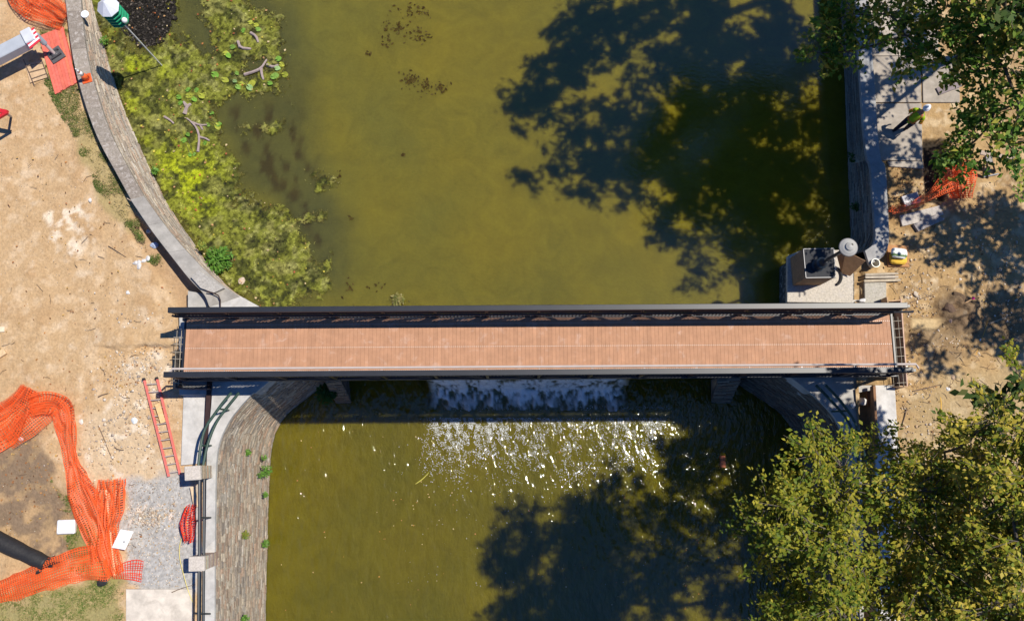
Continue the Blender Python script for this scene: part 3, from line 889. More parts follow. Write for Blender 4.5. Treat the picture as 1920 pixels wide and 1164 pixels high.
def leaf_mesh(name, cs, yaws, tone, leaf, cols, rs, parent, bright=1.0):
    n = len(cs)
    L = leaf * rs.uniform(.5, 1.4, n)
    V = leaf_quads(cs, L, yaws, rs.normal(size=n) * .35 - .1, rs.normal(size=n) * .45)
    cols = np.array(cols)
    pick = np.clip((rs.random(n) * .75 + .5 * (.5 + tone * .28)) / 1.0, 0, .999)
    C = cols[(pick * len(cols)).astype(int).clip(0, len(cols) - 1)] * rs.uniform(.75, 1.25, (n, 1)) * bright
    C = np.repeat(C, 4, 0)
    fcs = np.arange(4 * n).reshape(-1, 4)
    return mesh_np(name, V, fcs, np.clip(C, .005, .7), M['leaf'], parent)

def tree(label, base, top, blobs, nl, leaf, cols, seed, r0=.28, group='trees on the bank beside the bridge', limbs=True, sp_len=.75, trunk_name='trunk'):
    rs = np.random.default_rng(seed)
    base, top = Vector(base), Vector(top)
    t = thing('tree', label, 'tree', base, group)
    mb = MB()
    mid = base.lerp(top, .5) + Vector((rs.uniform(-.25, .25), rs.uniform(-.25, .25), 0))
    tl = smoothline([base - Vector((0, 0, .2)), base.lerp(mid, .5), mid, top], 2)
    mb.tube(tl, [r0 * (1.25 if i == 0 else 1 - .6 * i / len(tl)) for i in range(len(tl))], 10)
    mb.build('trunk', M['bark'], t)
    cs, ya, segs, tone = make_sprays(blobs, nl, leaf, rs, sp_len)
    # limbs: every clump hangs on the nearest limb point already grown, so boughs fork instead of radiating
    order = sorted(range(len(blobs)), key=lambda i: (Vector(blobs[i][:3]) - top).length)
    nodes = [(p, 0.0, r0 * .5, -1) for p in tl[len(tl) // 3:]]
    ends = []; load = {}
    for i in order:
        c = Vector(blobs[i][:3]) - Vector((0, 0, .15 * blobs[i][3]))
        best = min(range(len(nodes)), key=lambda j: (nodes[j][0] - c).length + .30 * nodes[j][1] + (1.5 if nodes[j][0].z > c.z + .8 else 0))
        nodes.append((c, nodes[best][1] + (nodes[best][0] - c).length, 0, best))
        ends.append(len(nodes) - 1)
    for e in ends:
        j = e
        while nodes[j][3] >= 0:
            load[j] = load.get(j, 0) + 1; j = nodes[j][3]
    mb = MB()
    for e in ends:
        c = nodes[e][0]; a = nodes[nodes[e][3]][0]
        ln = (c - a).length
        m1 = a.lerp(c, .5) + Vector((rs.uniform(-.14, .14) * ln, rs.uniform(-.14, .14) * ln, .10 * ln))
        pts = smoothline([a, m1, c], 2)
        ra = min(r0 * .42, .017 * math.sqrt(load[e]) + .010)
        mb.tube(pts, [ra * (1 - .3 * q / len(pts)) for q in range(len(pts))], 6)
    mb.build('limb', M['bark'], t)
    mb = MB()
    for a, b in segs:
        a, b = Vector(a), Vector(b)
        mb.tube([a, a.lerp(b, .5) + Vector((rs.normal() * .04, rs.normal() * .04, .03)), b], [.014, .010, .004], 3, caps=False)
    tw = tag(mb.build('twig', M['twig'], t), kind='stuff')
    leaf_mesh('crown', cs, ya, tone, leaf, cols, rs, t)
    return t

def shadow_pt(px, py, zw, z):
    """the point at height z whose sun shadow falls on survey point (px,py) at level zw"""
    p = P(px, py, zw)
    return (p.x + (z - zw) * SUNK[0], p.y + (z - zw) * SUNK[1], z)

def open_to_sun(bl):
    # leaf clumps left out so sun and camera view reach the worker
    c = P(1722, 208, Z_GR + 1.0); d = Vector((SUNK[0], SUNK[1], 1)).normalized()
    bl = [b for b in bl if (lambda q: (q[0] - 1730) ** 2 + (q[1] - 208) ** 2)(proj(*b[:3])) > 88 ** 2]
    return [b for b in bl if (lambda v: (v - d * v.dot(d)).length)(Vector(b[:3]) - c) > b[3] * .8 + .55]
GA = [(.035, .09, .012), (.06, .14, .02), (.085, .18, .024), (.12, .23, .03), (.20, .30, .04), (.38, .36, .06)]
GC = [(.06, .105, .012), (.105, .16, .016), (.17, .215, .02), (.25, .26, .024), (.36, .325, .035), (.50, .40, .06)]
GB = [(.03, .06, .014), (.045, .085, .018), (.06, .105, .02), (.09, .125, .028), (.14, .16, .04)]

def vis(px, py, z, r, d=1.0):
    p = P(px, py, z); return (p.x, p.y, p.z, r, d)
def shb(px, py, z, r, zw=Z_POND, d=1.0):
    return (*shadow_pt(px, py, zw, z), r, d)

A_vis = [vis(1602, 22, 4.6, 1.0), vis(1560, 62, 4.4, .75), vis(1532, 98, 4.2, .5), vis(1588, 96, 4.4, .55, .8), vis(1660, 22, 5.2, .9), vis(1700, 62, 5.6, .9), vis(1735, 88, 5.8, .7),
         vis(1770, 30, 6.3, 1.0), vis(1830, 62, 7, 1.0), vis(1886, 24, 7.6, 1.1), vis(1780, 118, 6.2, .75), vis(1832, 140, 6.6, .8), vis(1890, 125, 7.4, .9), vis(1806, 172, 6.0, .55),
         vis(1812, 200, 6.2, .8), vis(1868, 210, 7, .85), vis(1915, 190, 7.6, .9), vis(1808, 238, 6.2, .55), vis(1836, 258, 6.6, .75), vis(1895, 268, 7.2, .75), vis(1776, 284, 5.6, .4),
         vis(1800, 290, 6, .5), vis(1915, 310, 7, .5), vis(1640, 84, 4.8, .45, .8), vis(1690, 110, 5.2, .5, .8), vis(1862, 100, 7, .6)]
A_sh = [shb(1480, 330, 9.5, 1.1), shb(1460, 420, 8.8, .9), shb(1350, 440, 10.2, .9), shb(1500, 220, 9.5, 1.2), shb(1300, 470, 10.5, .75), shb(1380, 360, 10.5, .8), shb(1520, 440, 9, 1.0), shb(1480, 470, 9, .7), shb(1290, 515, 10.2, .45), shb(1240, 440, 10.8, .7),
        shb(1540, 120, 9.5, 1.2), shb(1560, 330, 9, 1.0), shb(1420, 470, 9.5, .6), shb(1180, 372, 11.5, .5), shb(1100, 380, 12, .4), shb(1420, 290, 10, .9), shb(1450, 360, 9.6, .9), shb(1400, 420, 9.8, .8), shb(1500, 300, 9.2, .9), shb(1490, 390, 9.2, .8), shb(1340, 500, 10, .5)]
tree('maple tree with dark green leaves overhanging the shaded pond wall and worker', (21.0, 16.6, Z_GR), (21.0, 16.8, 10.5), open_to_sun(A_vis + A_sh) + [shb(1650, 300, 6, .55, -.4), shb(1654, 385, 6, .5, -.4), shb(1652, 340, 6.4, .5, -.4), shb(1660, 440, 6, .35, -.4), shb(1640, 225, 5.6, .45, -.4)], 20, .20, GA, 5, .33)
B_sh = [shb(1085, 70, 12, 1.3), shb(1040, 115, 12, 1.0), shb(1010, 165, 12.4, .8), shb(975, 185, 12.6, .55), shb(955, 215, 12.8, .4), shb(1030, 205, 12.2, .8), shb(1120, 20, 11.5, 1.2), shb(1100, 280, 12, .9), shb(1040, 300, 12.3, .55), shb(1000, 325, 12.4, .35),
        shb(1090, 345, 11.8, .6), shb(1160, 300, 11.8, 1.0), shb(1190, 350, 11.5, .7), shb(1240, 300, 11.2, 1.1), shb(1260, 380, 11, .8), shb(1270, 220, 11.2, 1.2), shb(1190, 200, 11.6, .9), shb(1250, 120, 11.5, 1.2), shb(1330, 300, 11, 1.1),
        shb(1330, 170, 11.2, 1.2), shb(1330, 60, 11.2, 1.2), shb(1220, 30, 11.6, 1.1), shb(1110, 200, 12, .5), shb(1390, 250, 10.8, .9), shb(1400, 110, 10.8, 1.1), shb(1450, 40, 10.6, 1.2), shb(1470, 130, 10.4, 1.1), shb(1190, 250, 11.8, .7), shb(1080, 240, 12.2, .5),
        shb(1250, 430, 11, .6), shb(1310, 400, 10.8, .7)]
B_sh += [shb(1410, 205, 10.4, .8), shb(1425, 150, 10.4, .8), shb(1405, 275, 10.4, .8), shb(1455, 235, 10, .8), shb(1330, 20, 11, .9), shb(1490, 60, 10, .8), shb(1500, 160, 9.8, .7), shb(1430, 380, 10, .8), shb(1470, 300, 9.8, .7), shb(1340, 240, 11, 1.0), shb(1290, 330, 11, .9), shb(1350, 120, 11.2, .9), shb(1290, 100, 11.3, .9), shb(1180, 110, 11.8, .8), shb(1140, 240, 12, .6), shb(1220, 250, 11.6, .8), shb(1290, 20, 11.4, 1.0), shb(1160, 40, 11.7, .8), shb(1390, 180, 10.8, .9), shb(1390, 330, 10.6, .8), shb(1440, 90, 10.5, .9), shb(1130, 330, 12, .6), shb(1060, 160, 12.3, .6), shb(1090, 120, 12, .7), shb(1330, 360, 10.9, .8)]
B_sh += [shb(1460, 150, 10, .6), shb(1470, 260, 9.6, .6), shb(1440, 430, 9.6, .6), shb(1490, 340, 9.4, .6)]
B_sh = open_to_sun(B_sh)
tree('tall green tree high over the dark pond beyond the shaded wall', (16.5, 21.5, Z_GR), (16.2, 21.2, 13), B_sh, 26, .26, GB, 6, .36)
D_sh = [shb(1850, 420, 9, .9, Z_GR), shb(1885, 470, 10, 1.1, Z_GR), shb(1800, 452, 9, .55, Z_GR), shb(1905, 545, 11, 1.1, Z_GR), shb(1890, 610, 11, 1.0, Z_GR), shb(1840, 520, 10.5, .6, Z_GR), shb(1760, 440, 9, .5, Z_GR), shb(1720, 470, 9, .4, Z_GR),
        shb(1860, 640, 11, .6, Z_GR), shb(1820, 590, 10.5, .6, Z_GR, .7), shb(1700, 200, 8.8, .8, Z_GR, .7), shb(1690, 260, 9.2, .6, Z_GR, .7), shb(1690, 345, 9, .55, Z_GR, .8), shb(1740, 300, 9, .9, Z_GR), shb(1700, 60, 9, .9, Z_GR), shb(1780, 380, 9, .5, Z_GR),
        shb(1655, 350, 9, .6, -.4), shb(1655, 415, 9.4, .5, -.4), shb(1640, 265, 9, .6, -.4), shb(1632, 140, 8.6, .7, -.4), shb(1625, 60, 8.6, .7, -.4), shb(1790, 425, 9, .7, Z_GR), shb(1720, 400, 9, .5, Z_GR, .8), shb(1880, 400, 10, .8, Z_GR), shb(1830, 470, 9.6, .7, Z_GR), shb(1770, 500, 9.4, .4, Z_GR, .8), shb(1690, 150, 8.6, .7, Z_GR, .8), shb(1630, 330, 9, .9, -.4), shb(1625, 400, 9.4, .7, -.4), shb(1630, 200, 9, .8, -.4), shb(1740, 640, 11, .45, Z_GR, .5), shb(1760, 690, 11, .4, Z_GR, .5), shb(1930, 420, 10, 1.2, Z_GR), shb(1940, 680, 11, 1.0, Z_GR)]
tree('leafy tree shading the dirt beside the lamp end of the bridge', (27.5, 10.0, Z_GR), (27.2, 10.3, 10), open_to_sun(D_sh), 18, .24, GB, 8, .3)

def fill_poly(poly, n, zf, rr, seed, mind):
    rs = random.Random(seed); out = []; tries = 0
    xs = [a for a, b in poly]; ys = [b for a, b in poly]
    while len(out) < n and tries < 20000:
        tries += 1
        x, y = rs.uniform(min(xs), max(xs)), rs.uniform(min(ys), max(ys))
        if sdpoly(np.array([x]), np.array([y]), poly)[0] < 32: continue
        if any((x - a) ** 2 + (y - b) ** 2 < mind * mind for a, b, *_ in out): continue
        out.append((x, y))
    return [vis(x, y, zf(x, y) + rs.uniform(-.8, .8), rs.uniform(*rr)) for x, y in out]
polyC1 = [(1492, 830), (1560, 796), (1600, 830), (1620, 860), (1640, 960), (1650, 1060), (1640, 1170), (1600, 1260), (1500, 1300), (1420, 1200), (1395, 1110), (1420, 1090), (1480, 1118), (1530, 1090), (1480, 1068), (1420, 1062), (1372, 1030), (1398, 985), (1385, 938), (1450, 905), (1515, 905)]
C1 = fill_poly(polyC1, 46, lambda x, y: 7.6 + (x - 1380) * .008, (.5, .7), 3, 27)
C1 += [vis(1646, y, 7.4, .5) for y in (905, 955, 1005, 1060, 1110, 1160)]
tree('olive green tree reaching out over the river from the lower bank', (15.2, -4.6, Z_GR), (14.6, -4.2, 7.5), C1, 34, .125, GC[:5], 9, .24)
polyC2 = [(1640, 900), (1690, 850), (1740, 800), (1800, 770), (1850, 760), (1930, 740), (2100, 740), (2100, 1300), (1640, 1300), (1660, 1100), (1655, 980)]
C2 = fill_poly(polyC2, 74, lambda x, y: 8.4 + (x - 1640) * .008, (.65, .9), 4, 32) + fill_poly([(1650, 880), (1720, 850), (1900, 800), (1930, 1200), (1640, 1200)], 16, lambda x, y: 6.4, (.8, 1.0), 14, 50) + [vis(1908, 695, 9.8, .3), vis(1652, 835, 8, .25, .7), vis(1680, 845, 8, .25, .7)]
tree('large yellow green tree filling the lower corner of the dirt bank', (22.5, -4.8, Z_GR), (22.4, -4.4, 9), C2, 34, .125, GC, 10, .3)
E_sh = [shb(x, y, z, r, Z_RIVER) for x, y, z, r in [(1300, 800, 12, .85), (1360, 815, 9.8, .9), (1290, 840, 12, .8), (1345, 860, 9.8, 1.0), (1400, 870, 9.6, .9), (1420, 850, 9.6, .7), (1255, 860, 12, .5), (1300, 900, 12, .9), (1350, 960, 9.6, 1.0), (1410, 930, 9.4, 1.0), (1400, 1010, 9.4, 1.0), (1330, 1050, 9.4, .9), (1420, 1085, 9.4, 1.0), (1275, 985, 9.4, .8), (1250, 1090, 9.4, .8), (1360, 1130, 9.4, 1.0), (1470, 970, 9.4, 1.0), (1200, 930, 9.6, .6), (1150, 915, 9.6, .45)]]
tree('tall tree spreading over the dark river beyond the yellow green tree', (29.0, 0.5, Z_GR), (28.4, .8, 11.5), E_sh, 26, .26, GB, 12, .34)

# ------------------------------------------------------------------ algae
ALG = [(150, -90), (173, 0), (186, 52), (203, 110), (228, 195), (255, 256), (281, 315), (311, 378), (350, 438), (392, 498), (430, 543), (468, 568), (500, 582),
       (545, 576), (590, 555), (628, 545), (612, 500), (592, 470), (560, 405), (505, 378), (462, 366), (446, 345), (452, 310), (436, 275), (412, 250), (402, 222), (412, 200), (440, 186), (500, 182), (548, 158), (540, 110), (540, 62), (520, 22), (470, 2), (455, -90)]
CH = [[(332, -20), (372, -20), (372, 30), (380, 60), (398, 75), (392, 92), (360, 74), (345, 60), (322, 50), (334, 20)], [(318, 25), (345, 40), (352, 90), (335, 80), (322, 60)], [(345, 60), (395, 70), (400, 92), (370, 86)],
      [(208, 40), (232, 62), (262, 80), (300, 78), (322, 45), (332, -20), (215, -20)], [(236, 78), (262, 82), (258, 100), (236, 92)], [(470, 118), (500, 114), (495, 130), (478, 138)]]
ISL = [(515, 236, 34, 24), (498, 212, 18, 12), (458, 238, 16, 9), (470, 268, 22, 8), (598, 345, 17, 13), (585, 328, 9, 10), (612, 352, 14, 5), (576, 405, 11, 13), (746, 563, 17, 11), (506, 166, 26, 10), (484, 180, 14, 10), (612, 500, 14, 26), (530, 205, 14, 8), (455, 250, 10, 10),
       (600, 405, 5, 4), (566, 320, 4, 5)]
def build_algae():
    st = .034
    a, b = P(150, -60, Z_POND), P(780, 600, Z_POND)
    xs = np.arange(a.x - 1.2, P(770, 560, Z_POND).x, st); ys = np.arange(P(400, 596, Z_POND).y, P(400, -70, Z_POND).y, st)
    X, Y = np.meshgrid(xs, ys)
    px, py = proj(X, Y, np.full(X.shape, Z_POND))
    sd = sdpoly(px, py, ALG)
    for c in CH: sd = np.minimum(sd, -sdpoly(px, py, c))
    for (cx, cy, rx, ry) in ISL:
        r = np.sqrt(((px - cx) / rx) ** 2 + ((py - cy) / ry) ** 2)
        sd = np.maximum(sd, (1 - r) * min(rx, ry) * .9)
    n = fbm(X * 1.5, Y * 1.5, 5, 5, .6) - .5
    nh = fbm(X * 5, Y * 5, 52, 4, .6) - .5
    holes = smooth(.17, .26, fbm(X * .9 + 5, Y * .9, 71, 4, .55) - .5) * 26
    wallside = sdpoly(px, py, [(150, -90), (173, 0), (186, 52), (203, 110), (228, 195), (255, 256), (281, 315), (311, 378), (350, 438), (392, 498), (430, 543), (460, 543), (400, 440), (330, 330), (280, 200), (250, 100), (230, -90)])
    nf = fbm(X * 16, Y * 16, 152, 3, .6) - .5
    m = sd + n * 50 + nh * 34 + nf * 30 - holes * (wallside < 0) - 4
    m = m + 8 * (wallside > -5)
    keep = m > 0
    # colours
    cn = fbm(X * 1.1, Y * 1.1, 9, 4, .55) - .5
    cf = fbm(X * 9, Y * 9, 29, 3, .6) - .5
    br = smooth(-20, 60, sdpoly(px, py, [(180, 30), (205, 85), (270, 95), (340, 120), (330, 180), (270, 200), (290, 250), (400, 280), (450, 320), (450, 370), (400, 420), (340, 410), (285, 330), (235, 230), (200, 120)])) 
    C = np.zeros(X.shape + (3,)); C[...] = (.115, .122, .020)
    def put(col, w): C[...] = C * (1 - w[..., None]) + np.array(col) * w[..., None]
    put((.24, .275, .010), br * smooth(-.16, .12, cn) * .9)
    put((.16, .15, .05), smooth(.04, .22, -cn) * .6 * (1 - br * .6))
    put((.03, .034, .010), smooth(.01, .13, fbm(X * 2.4, Y * 2.4, 19, 4) - .5) * .8)
    put((.21, .205, .07), smooth(.05, .25, fbm(X * 3.1, Y * 3.1, 39, 4) - .5) * .5 * (1 - br))
    put((.085, .062, .018), smooth(12, 0, m) * .55)
    C *= 1.2 * (1 + cf * 2.3)[..., None]
    Zz = Z_POND + .006 + (nh + .5) * .018 + (cf + .5) * .02 + np.clip(m, 0, 14) / 14 * .012 + RNG.random(X.shape) * .012
    ny, nx = X.shape
    idx = np.arange(ny * nx).reshape(ny, nx)
    q = np.stack([idx[:-1, :-1], idx[:-1, 1:], idx[1:, 1:], idx[1:, :-1]], -1)
    k = keep[:-1, :-1] & keep[:-1, 1:] & keep[1:, 1:] & keep[1:, :-1]
    q = q[k]; used = np.unique(q); rm = -np.ones(ny * nx, int); rm[used] = np.arange(len(used))
    V = np.stack([X, Y, Zz], -1).reshape(-1, 3)[used]
    Cf = np.clip(C.reshape(-1, 3)[used], .012, .5)
    nV = len(V)
    # little leafy bits lying on the mat, some drifting off its edge
    sel = RNG.choice(nV, 26000)
    sp = np.where(RNG.random((26000, 1)) < .22, .16, .02)
    cs = V[sel] + RNG.normal(size=(26000, 3)) * np.array([1, 1, 0]) * sp
    cs[:, 2] = np.where(sp[:, 0] > .1, Z_POND + .012, V[sel][:, 2] + .016)
    wl = proj(cs[:, 0], cs[:, 1], cs[:, 2]); inside = sdpoly(wl[0], wl[1], [(150, -90), (173, 0), (186, 52), (203, 110), (228, 195), (255, 256), (281, 315), (311, 378), (350, 438), (392, 498), (430, 543), (500, 582), (900, 582), (900, -90)]) > 1
    cs = np.where(inside[:, None], cs, V[sel])
    L = RNG.uniform(.025, .075, 26000)
    LV = leaf_quads(cs, L, RNG.uniform(0, 6.28, 26000), RNG.normal(size=26000) * .4, RNG.normal(size=26000) * .4, .7)
    LC = np.repeat(np.clip(Cf[sel] * RNG.uniform(.6, 1.7, (26000, 1)), .01, .5), 4, 0)
    Vall = np.vstack([V, LV]); Call = np.vstack([Cf, LC])
    fa = np.vstack([rm[q], nV + np.arange(4 * 26000).reshape(-1, 4)])
    o = mesh_np('algae', Vall, fa, Call, M['algae'], None, False)
    tag(o, 'bright green algae mat floating on the pond along the curved wall', 'algae', kind='stuff')
    # floating dark debris raft
    n_ = 5200
    poly = [(205, 18), (232, 62), (262, 84), (305, 78), (326, 45), (338, -40), (205, -40)]
    pts = []
    while len(pts) < n_:
        x, y = RNG.uniform(200, 345, 4000), RNG.uniform(-45, 95, 4000)
        s_ = sdpoly(x, y, poly) + (fbm(x * .06, y * .06, 3, 3) - .5) * 30
        for a_, b_, c_ in zip(x, y, s_):
            if c_ > 0: pts.append((a_, b_))
    pts = pts[:n_]
    cs = np.array([tuple(P(a_, b_, Z_POND + .01 + random.random() * .05)) for a_, b_ in pts])
    LV = leaf_quads(cs, RNG.uniform(.08, .2, n_), RNG.uniform(0, 6.28, n_), RNG.normal(size=n_) * .25, RNG.normal(size=n_) * .3, .5)
    k = RNG.random(n_)
    cc = np.where(k[:, None] < .86, np.array([.02, .018, .016]), np.where(k[:, None] < .996, np.array([.10, .085, .07]), np.array([.38, .16, .05]))) * RNG.uniform(.6, 1.4, (n_, 1))
    o = mesh_np('debris', LV, np.arange(4 * n_).reshape(-1, 4), np.repeat(cc, 4, 0), M['algae'], None)
    tag(o, 'dark raft of rotting leaves floating beside the curved wall', 'debris', kind='stuff')
build_algae()

# sparse brown weed drifting in the pond and leaves on the water
def flecks(name, label, cat, pts, z, size, cols, wid=.6, m='leaf', tilt=.12):
    n = len(pts)
    cs = np.array([tuple(P(a, b, z + random.random() * .012)) for a, b in pts])
    LV = leaf_quads(cs, RNG.uniform(size[0], size[1], n), RNG.uniform(0, 6.28, n), RNG.normal(size=n) * tilt, RNG.normal(size=n) * tilt, wid)
    cols = np.array(cols); C = cols[RNG.integers(0, len(cols), n)] * RNG.uniform(.75, 1.25, (n, 1))
    o = mesh_np(name, LV, np.arange(4 * n).reshape(-1, 4), np.repeat(C, 4, 0), M[m], None)
    return tag(o, label, cat, kind='stuff')
pts = []
for (cx, cy, rx, ry, k) in [(775, 20, 35, 16, 50), (745, 52, 30, 12, 50), (790, 70, 18, 12, 40), (725, 78, 10, 10, 20), (770, 150, 14, 14, 50), (798, 160, 10, 10, 40), (825, 165, 14, 8, 25), (690, 100, 6, 4, 6), (635, 330, 4, 8, 8), (755, 290, 6, 3, 6), (800, 175, 40, 20, 15), (660, 410, 8, 4, 5), (700, 540, 14, 10, 8), (655, 540, 12, 14, 10)]:
    for _ in range(k): pts.append((random.gauss(cx, rx * .55), random.gauss(cy, ry * .55)))
flecks('floating_weeds', 'scattered brown weed specks drifting in the open pond', 'weeds', pts, Z_POND + .006, (.06, .2), [(.05, .032, .008), (.07, .05, .012)], .5, 'algae')
pts = []
for _ in range(330):
    x, y = random.uniform(200, 640), random.uniform(0, 575)
    if sdpoly(np.array([x]), np.array([y]), ALG)[0] > 3: pts.append((x, y))
flecks('fallen_leaves', 'small orange fallen leaves lying on the algae', 'leaves', pts, Z_POND + .10, (.05, .13), [(.55, .22, .07), (.6, .35, .16), (.6, .5, .08), (.4, .12, .05), (.7, .55, .3)], .8)
pts = [(random.uniform(520, 1500), random.uniform(800, 1160)) for _ in range(90)] + [(random.gauss(770, 30), random.gauss(950, 40)) for _ in range(20)] + [(random.uniform(1280, 1470), random.uniform(830, 1150)) for _ in range(130)]
flecks('fallen_leaves', 'tiny orange fallen leaves floating on the river', 'leaves', pts, Z_RIVER + .02, (.03, .08), [(.6, .28, .06), (.65, .45, .2), (.6, .25, .1), (.75, .6, .3)], .8)

# lily-like plants and driftwood
def lily(label, spots, seed):
    rs = random.Random(seed)
    c = P(spots[0][0], spots[0][1], Z_POND)
    t = thing('water_plant', label, 'plant', c)
    for (x, y, r) in spots:
        p = P(x, y, Z_POND + rs.uniform(.07, .15)); mb = MB()
        nrm = Vector((rs.uniform(-.3, .3), rs.uniform(-.3, .3), 1)).normalized()
        u_ = nrm.cross(Vector((rs.uniform(-1, 1), 1, 0))).normalized(); v_ = nrm.cross(u_)
        R = r * .027
        ring = [p + (u_ * math.cos(a) * R * (1 - .12 * math.sin(2 * a)) + v_ * math.sin(a) * R * .8) + nrm * (.02 * math.cos(3 * a)) for a in [2 * math.pi * k / 11 + .25 for k in range(11)]]
        g = rs.uniform(.8, 1.2); col = rs.choice([(.22, .44, .06), (.28, .48, .09), (.20, .40, .06), (.48, .52, .07), (.34, .52, .2)])
        mb.add([p - nrm * .015] + ring, [[0, k + 1, k + 2] for k in range(10)], tuple(min(.6, x_ * g) for x_ in col))
        mb.build('leaf', M['leaf'], t)
    mb = MB()
    for (x, y, r) in spots:
        p = P(x, y, Z_POND + .08); mb.tube([p, p.lerp(c, .5) + Vector((0, 0, -.03)), c], .008, 4, (.15, .14, .06))
    mb.build('stem', M['plain'], t)
lily('round green water plant leaves around the upper branch fork', [(470, 42, 5), (480, 47, 4.5), (484, 55, 4.5), (456, 57, 4.5), (436, 88, 5), (424, 100, 5), (428, 104, 5)], 1)
lily('green water plant with yellowing leaves at the edge of the pond mat', [(522, 110, 5), (528, 121, 5), (520, 128, 5), (534, 140, 6), (516, 142, 6), (511, 144, 5), (506, 156, 4.5), (503, 120, 4)], 2)
lily('cluster of glossy water plant leaves above the open channel', [(403, 140, 6.5), (422, 150, 6), (444, 137, 4), (440, 152, 4), (453, 157, 5), (446, 163, 5), (472, 157, 7), (468, 164, 6)], 3)
lily('lowest small leafy water plant beside the forked driftwood', [(318, 181, 5), (352, 168, 5), (368, 169, 4.5), (335, 182, 5), (354, 180, 5.5), (364, 186, 5), (378, 180, 6), (338, 193, 4.5), (397, 212, 4), (408, 237, 6), (410, 233, 5), (390, 234, 4), (345, 263, 5), (352, 252, 4), (356, 290, 4), (364, 289, 3.5), (384, 268, 4)], 4)
def drift(label, lines, r):
    mb = MB()
    for l in lines:
        pts = [P(x, y, Z_POND + .06 + (.05 if 0 < i < len(l) - 1 else 0)) for i, (x, y) in enumerate(l)]
        pts = smoothline(pts, 1); k = len(pts)
        mb.tube(pts, [r * (1.1 - .65 * i / k) * random.uniform(.85, 1.15) for i in range(k)], 6, (.34, .27, .25))
    tag(mb.build('driftwood', M['wood']), label, 'branch')
drift('curved pale driftwood branch high on the green raft', [[(446, 78), (450, 90), (471, 92)], [(450, 90), (447, 82)], [(470, 62), (480, 68), (484, 80)]], .075)
drift('forked driftwood branch reaching to the outer edge of the raft', [[(458, 140), (478, 134), (490, 128), (500, 112)], [(489, 128), (491, 142), (494, 150)], [(501, 122), (512, 126), (522, 122)]], .07)
drift('thick Y shaped driftwood stub among glossy leaves', [[(346, 214), (350, 200), (358, 195)], [(350, 200), (344, 191)]], .085)
drift('long crooked driftwood branch nearest the open channel', [[(371, 285), (374, 258), (369, 240), (358, 228), (350, 222)], [(374, 257), (384, 259), (393, 264)], [(358, 229), (375, 235), (388, 234)], [(308, 219), (320, 226), (326, 232)], [(376, 236), (380, 244)]], .055)

# ------------------------------------------------------------------ foam
def foam():
    pts = []
    N = 95000
    x = RNG.uniform(770, 1270, N); y = 783 + np.abs(RNG.normal(size=N)) * 75
    w = P(900, 850, Z_RIVER)
    n = fbm(x * .03, y * .02, 7, 4) ; n2 = fbm(x * .16 - y * .05, y * .10, 17, 4, .65)
    edge = smooth(775, 830, x) * smooth(1265, 1200, x)
    lim = 970 - np.abs(x - 980) * .25
    dens = np.clip((n - .42) * 2.2 + .40, 0, 1) * np.clip((n2 - .44) * 5 + .22, 0, 1) * edge * np.clip((lim - y) / 130, 0, 1) * 1.6
    dens = dens + .55 * smooth(815, 788, y) * edge * np.clip((n2 - .35) * 4, 0, 1)
    k = RNG.random(N) < dens * .34
    x, y = x[k], y[k]
    # stray specks
    m = 160
    x = np.concatenate([x, RNG.uniform(740, 1330, m)]); y = np.concatenate([y, RNG.uniform(800, 1100, m)])
    sh = 600
    x = np.concatenate([x, RNG.uniform(830, 1260, sh)]); y = np.concatenate([y, 764 + RNG.normal(size=sh) * 2.2])
    n = len(x)
    cs = np.array([tuple(P(a, b, Z_RIVER + .02)) for a, b in zip(x, y)])
    LV = leaf_quads(cs, RNG.uniform(.016, .052, n) * (1 + (RNG.random(n) < .04) * 1.0), RNG.normal(size=n) * .5 + 2.0, RNG.normal(size=n) * .1, RNG.normal(size=n) * .1, .42)
    o = mesh_np('foam', LV, np.arange(4 * n).reshape(-1, 4), None, M['foam'])
    tag(o, 'white foam flecks drifting downstream from the waterfall', 'foam', kind='stuff')
foam()
mb = MB(); mb.bbox(P(1355, 865, Z_RIVER + .03), (.12, 0, 0), (0, .26, 0), (0, 0, .03), .01, (.50, .17, .09))
tag(mb.build('floating_board', M['wood']), 'short reddish board floating in the dark river', 'board')
mb = MB(); mb.tube(smoothline(PL([(779, 907), (792, 898), (800, 890), (804, 885)], Z_RIVER + .03), 1), [.012, .02, .02, .018, .015, .01, .008], 5, (.55, .5, .08))
tag(mb.build('reed_stalk', M['plain']), 'thin yellow reed floating on the sunlit river', 'reed')

# ------------------------------------------------------------------ weeds on the walls and grass
def weed(label, px, py, z, r, n, leaf, cols, seed, flat=.5, name='weed_plant'):
    rs = np.random.default_rng(seed)
    c = np.array(P(px, py, z))
    d = rs.normal(size=(n, 3)); d /= np.linalg.norm(d, axis=1)[:, None]
    cs = c + d * (r * rs.random((n, 1)) ** .5) * np.array([1, 1, flat]) + np.array([0, 0, r * flat * .6])
    V = leaf_quads(cs, leaf * rs.uniform(.6, 1.3, n), np.arctan2(d[:, 1], d[:, 0]) + rs.normal(size=n) * .5, rs.normal(size=n) * .3, rs.normal(size=n) * .3, .45)
    cols = np.array(cols); C = cols[rs.integers(0, len(cols), n)] * rs.uniform(.8, 1.2, (n, 1))
    t = thing(name, label, 'plant', Vector(c))
    mesh_np('foliage', V, np.arange(4 * n).reshape(-1, 4), np.repeat(C, 4, 0), M['leaf'], t)
    mb = MB()
    for k in range(6):
        e = Vector(cs[k * n // 7]); mb.tube([Vector(c), e], .008, 4, (.14, .16, .05))
    mb.build('stem', M['plain'], t)
GW = [(.10, .24, .03), (.14, .30, .04), (.18, .34, .06), (.08, .18, .03)]
weed('leafy bright green bush rooted at the foot of the pond wall', 412, 488, -2.1, .62, 380, .17, GW, 1, .5, 'bush')
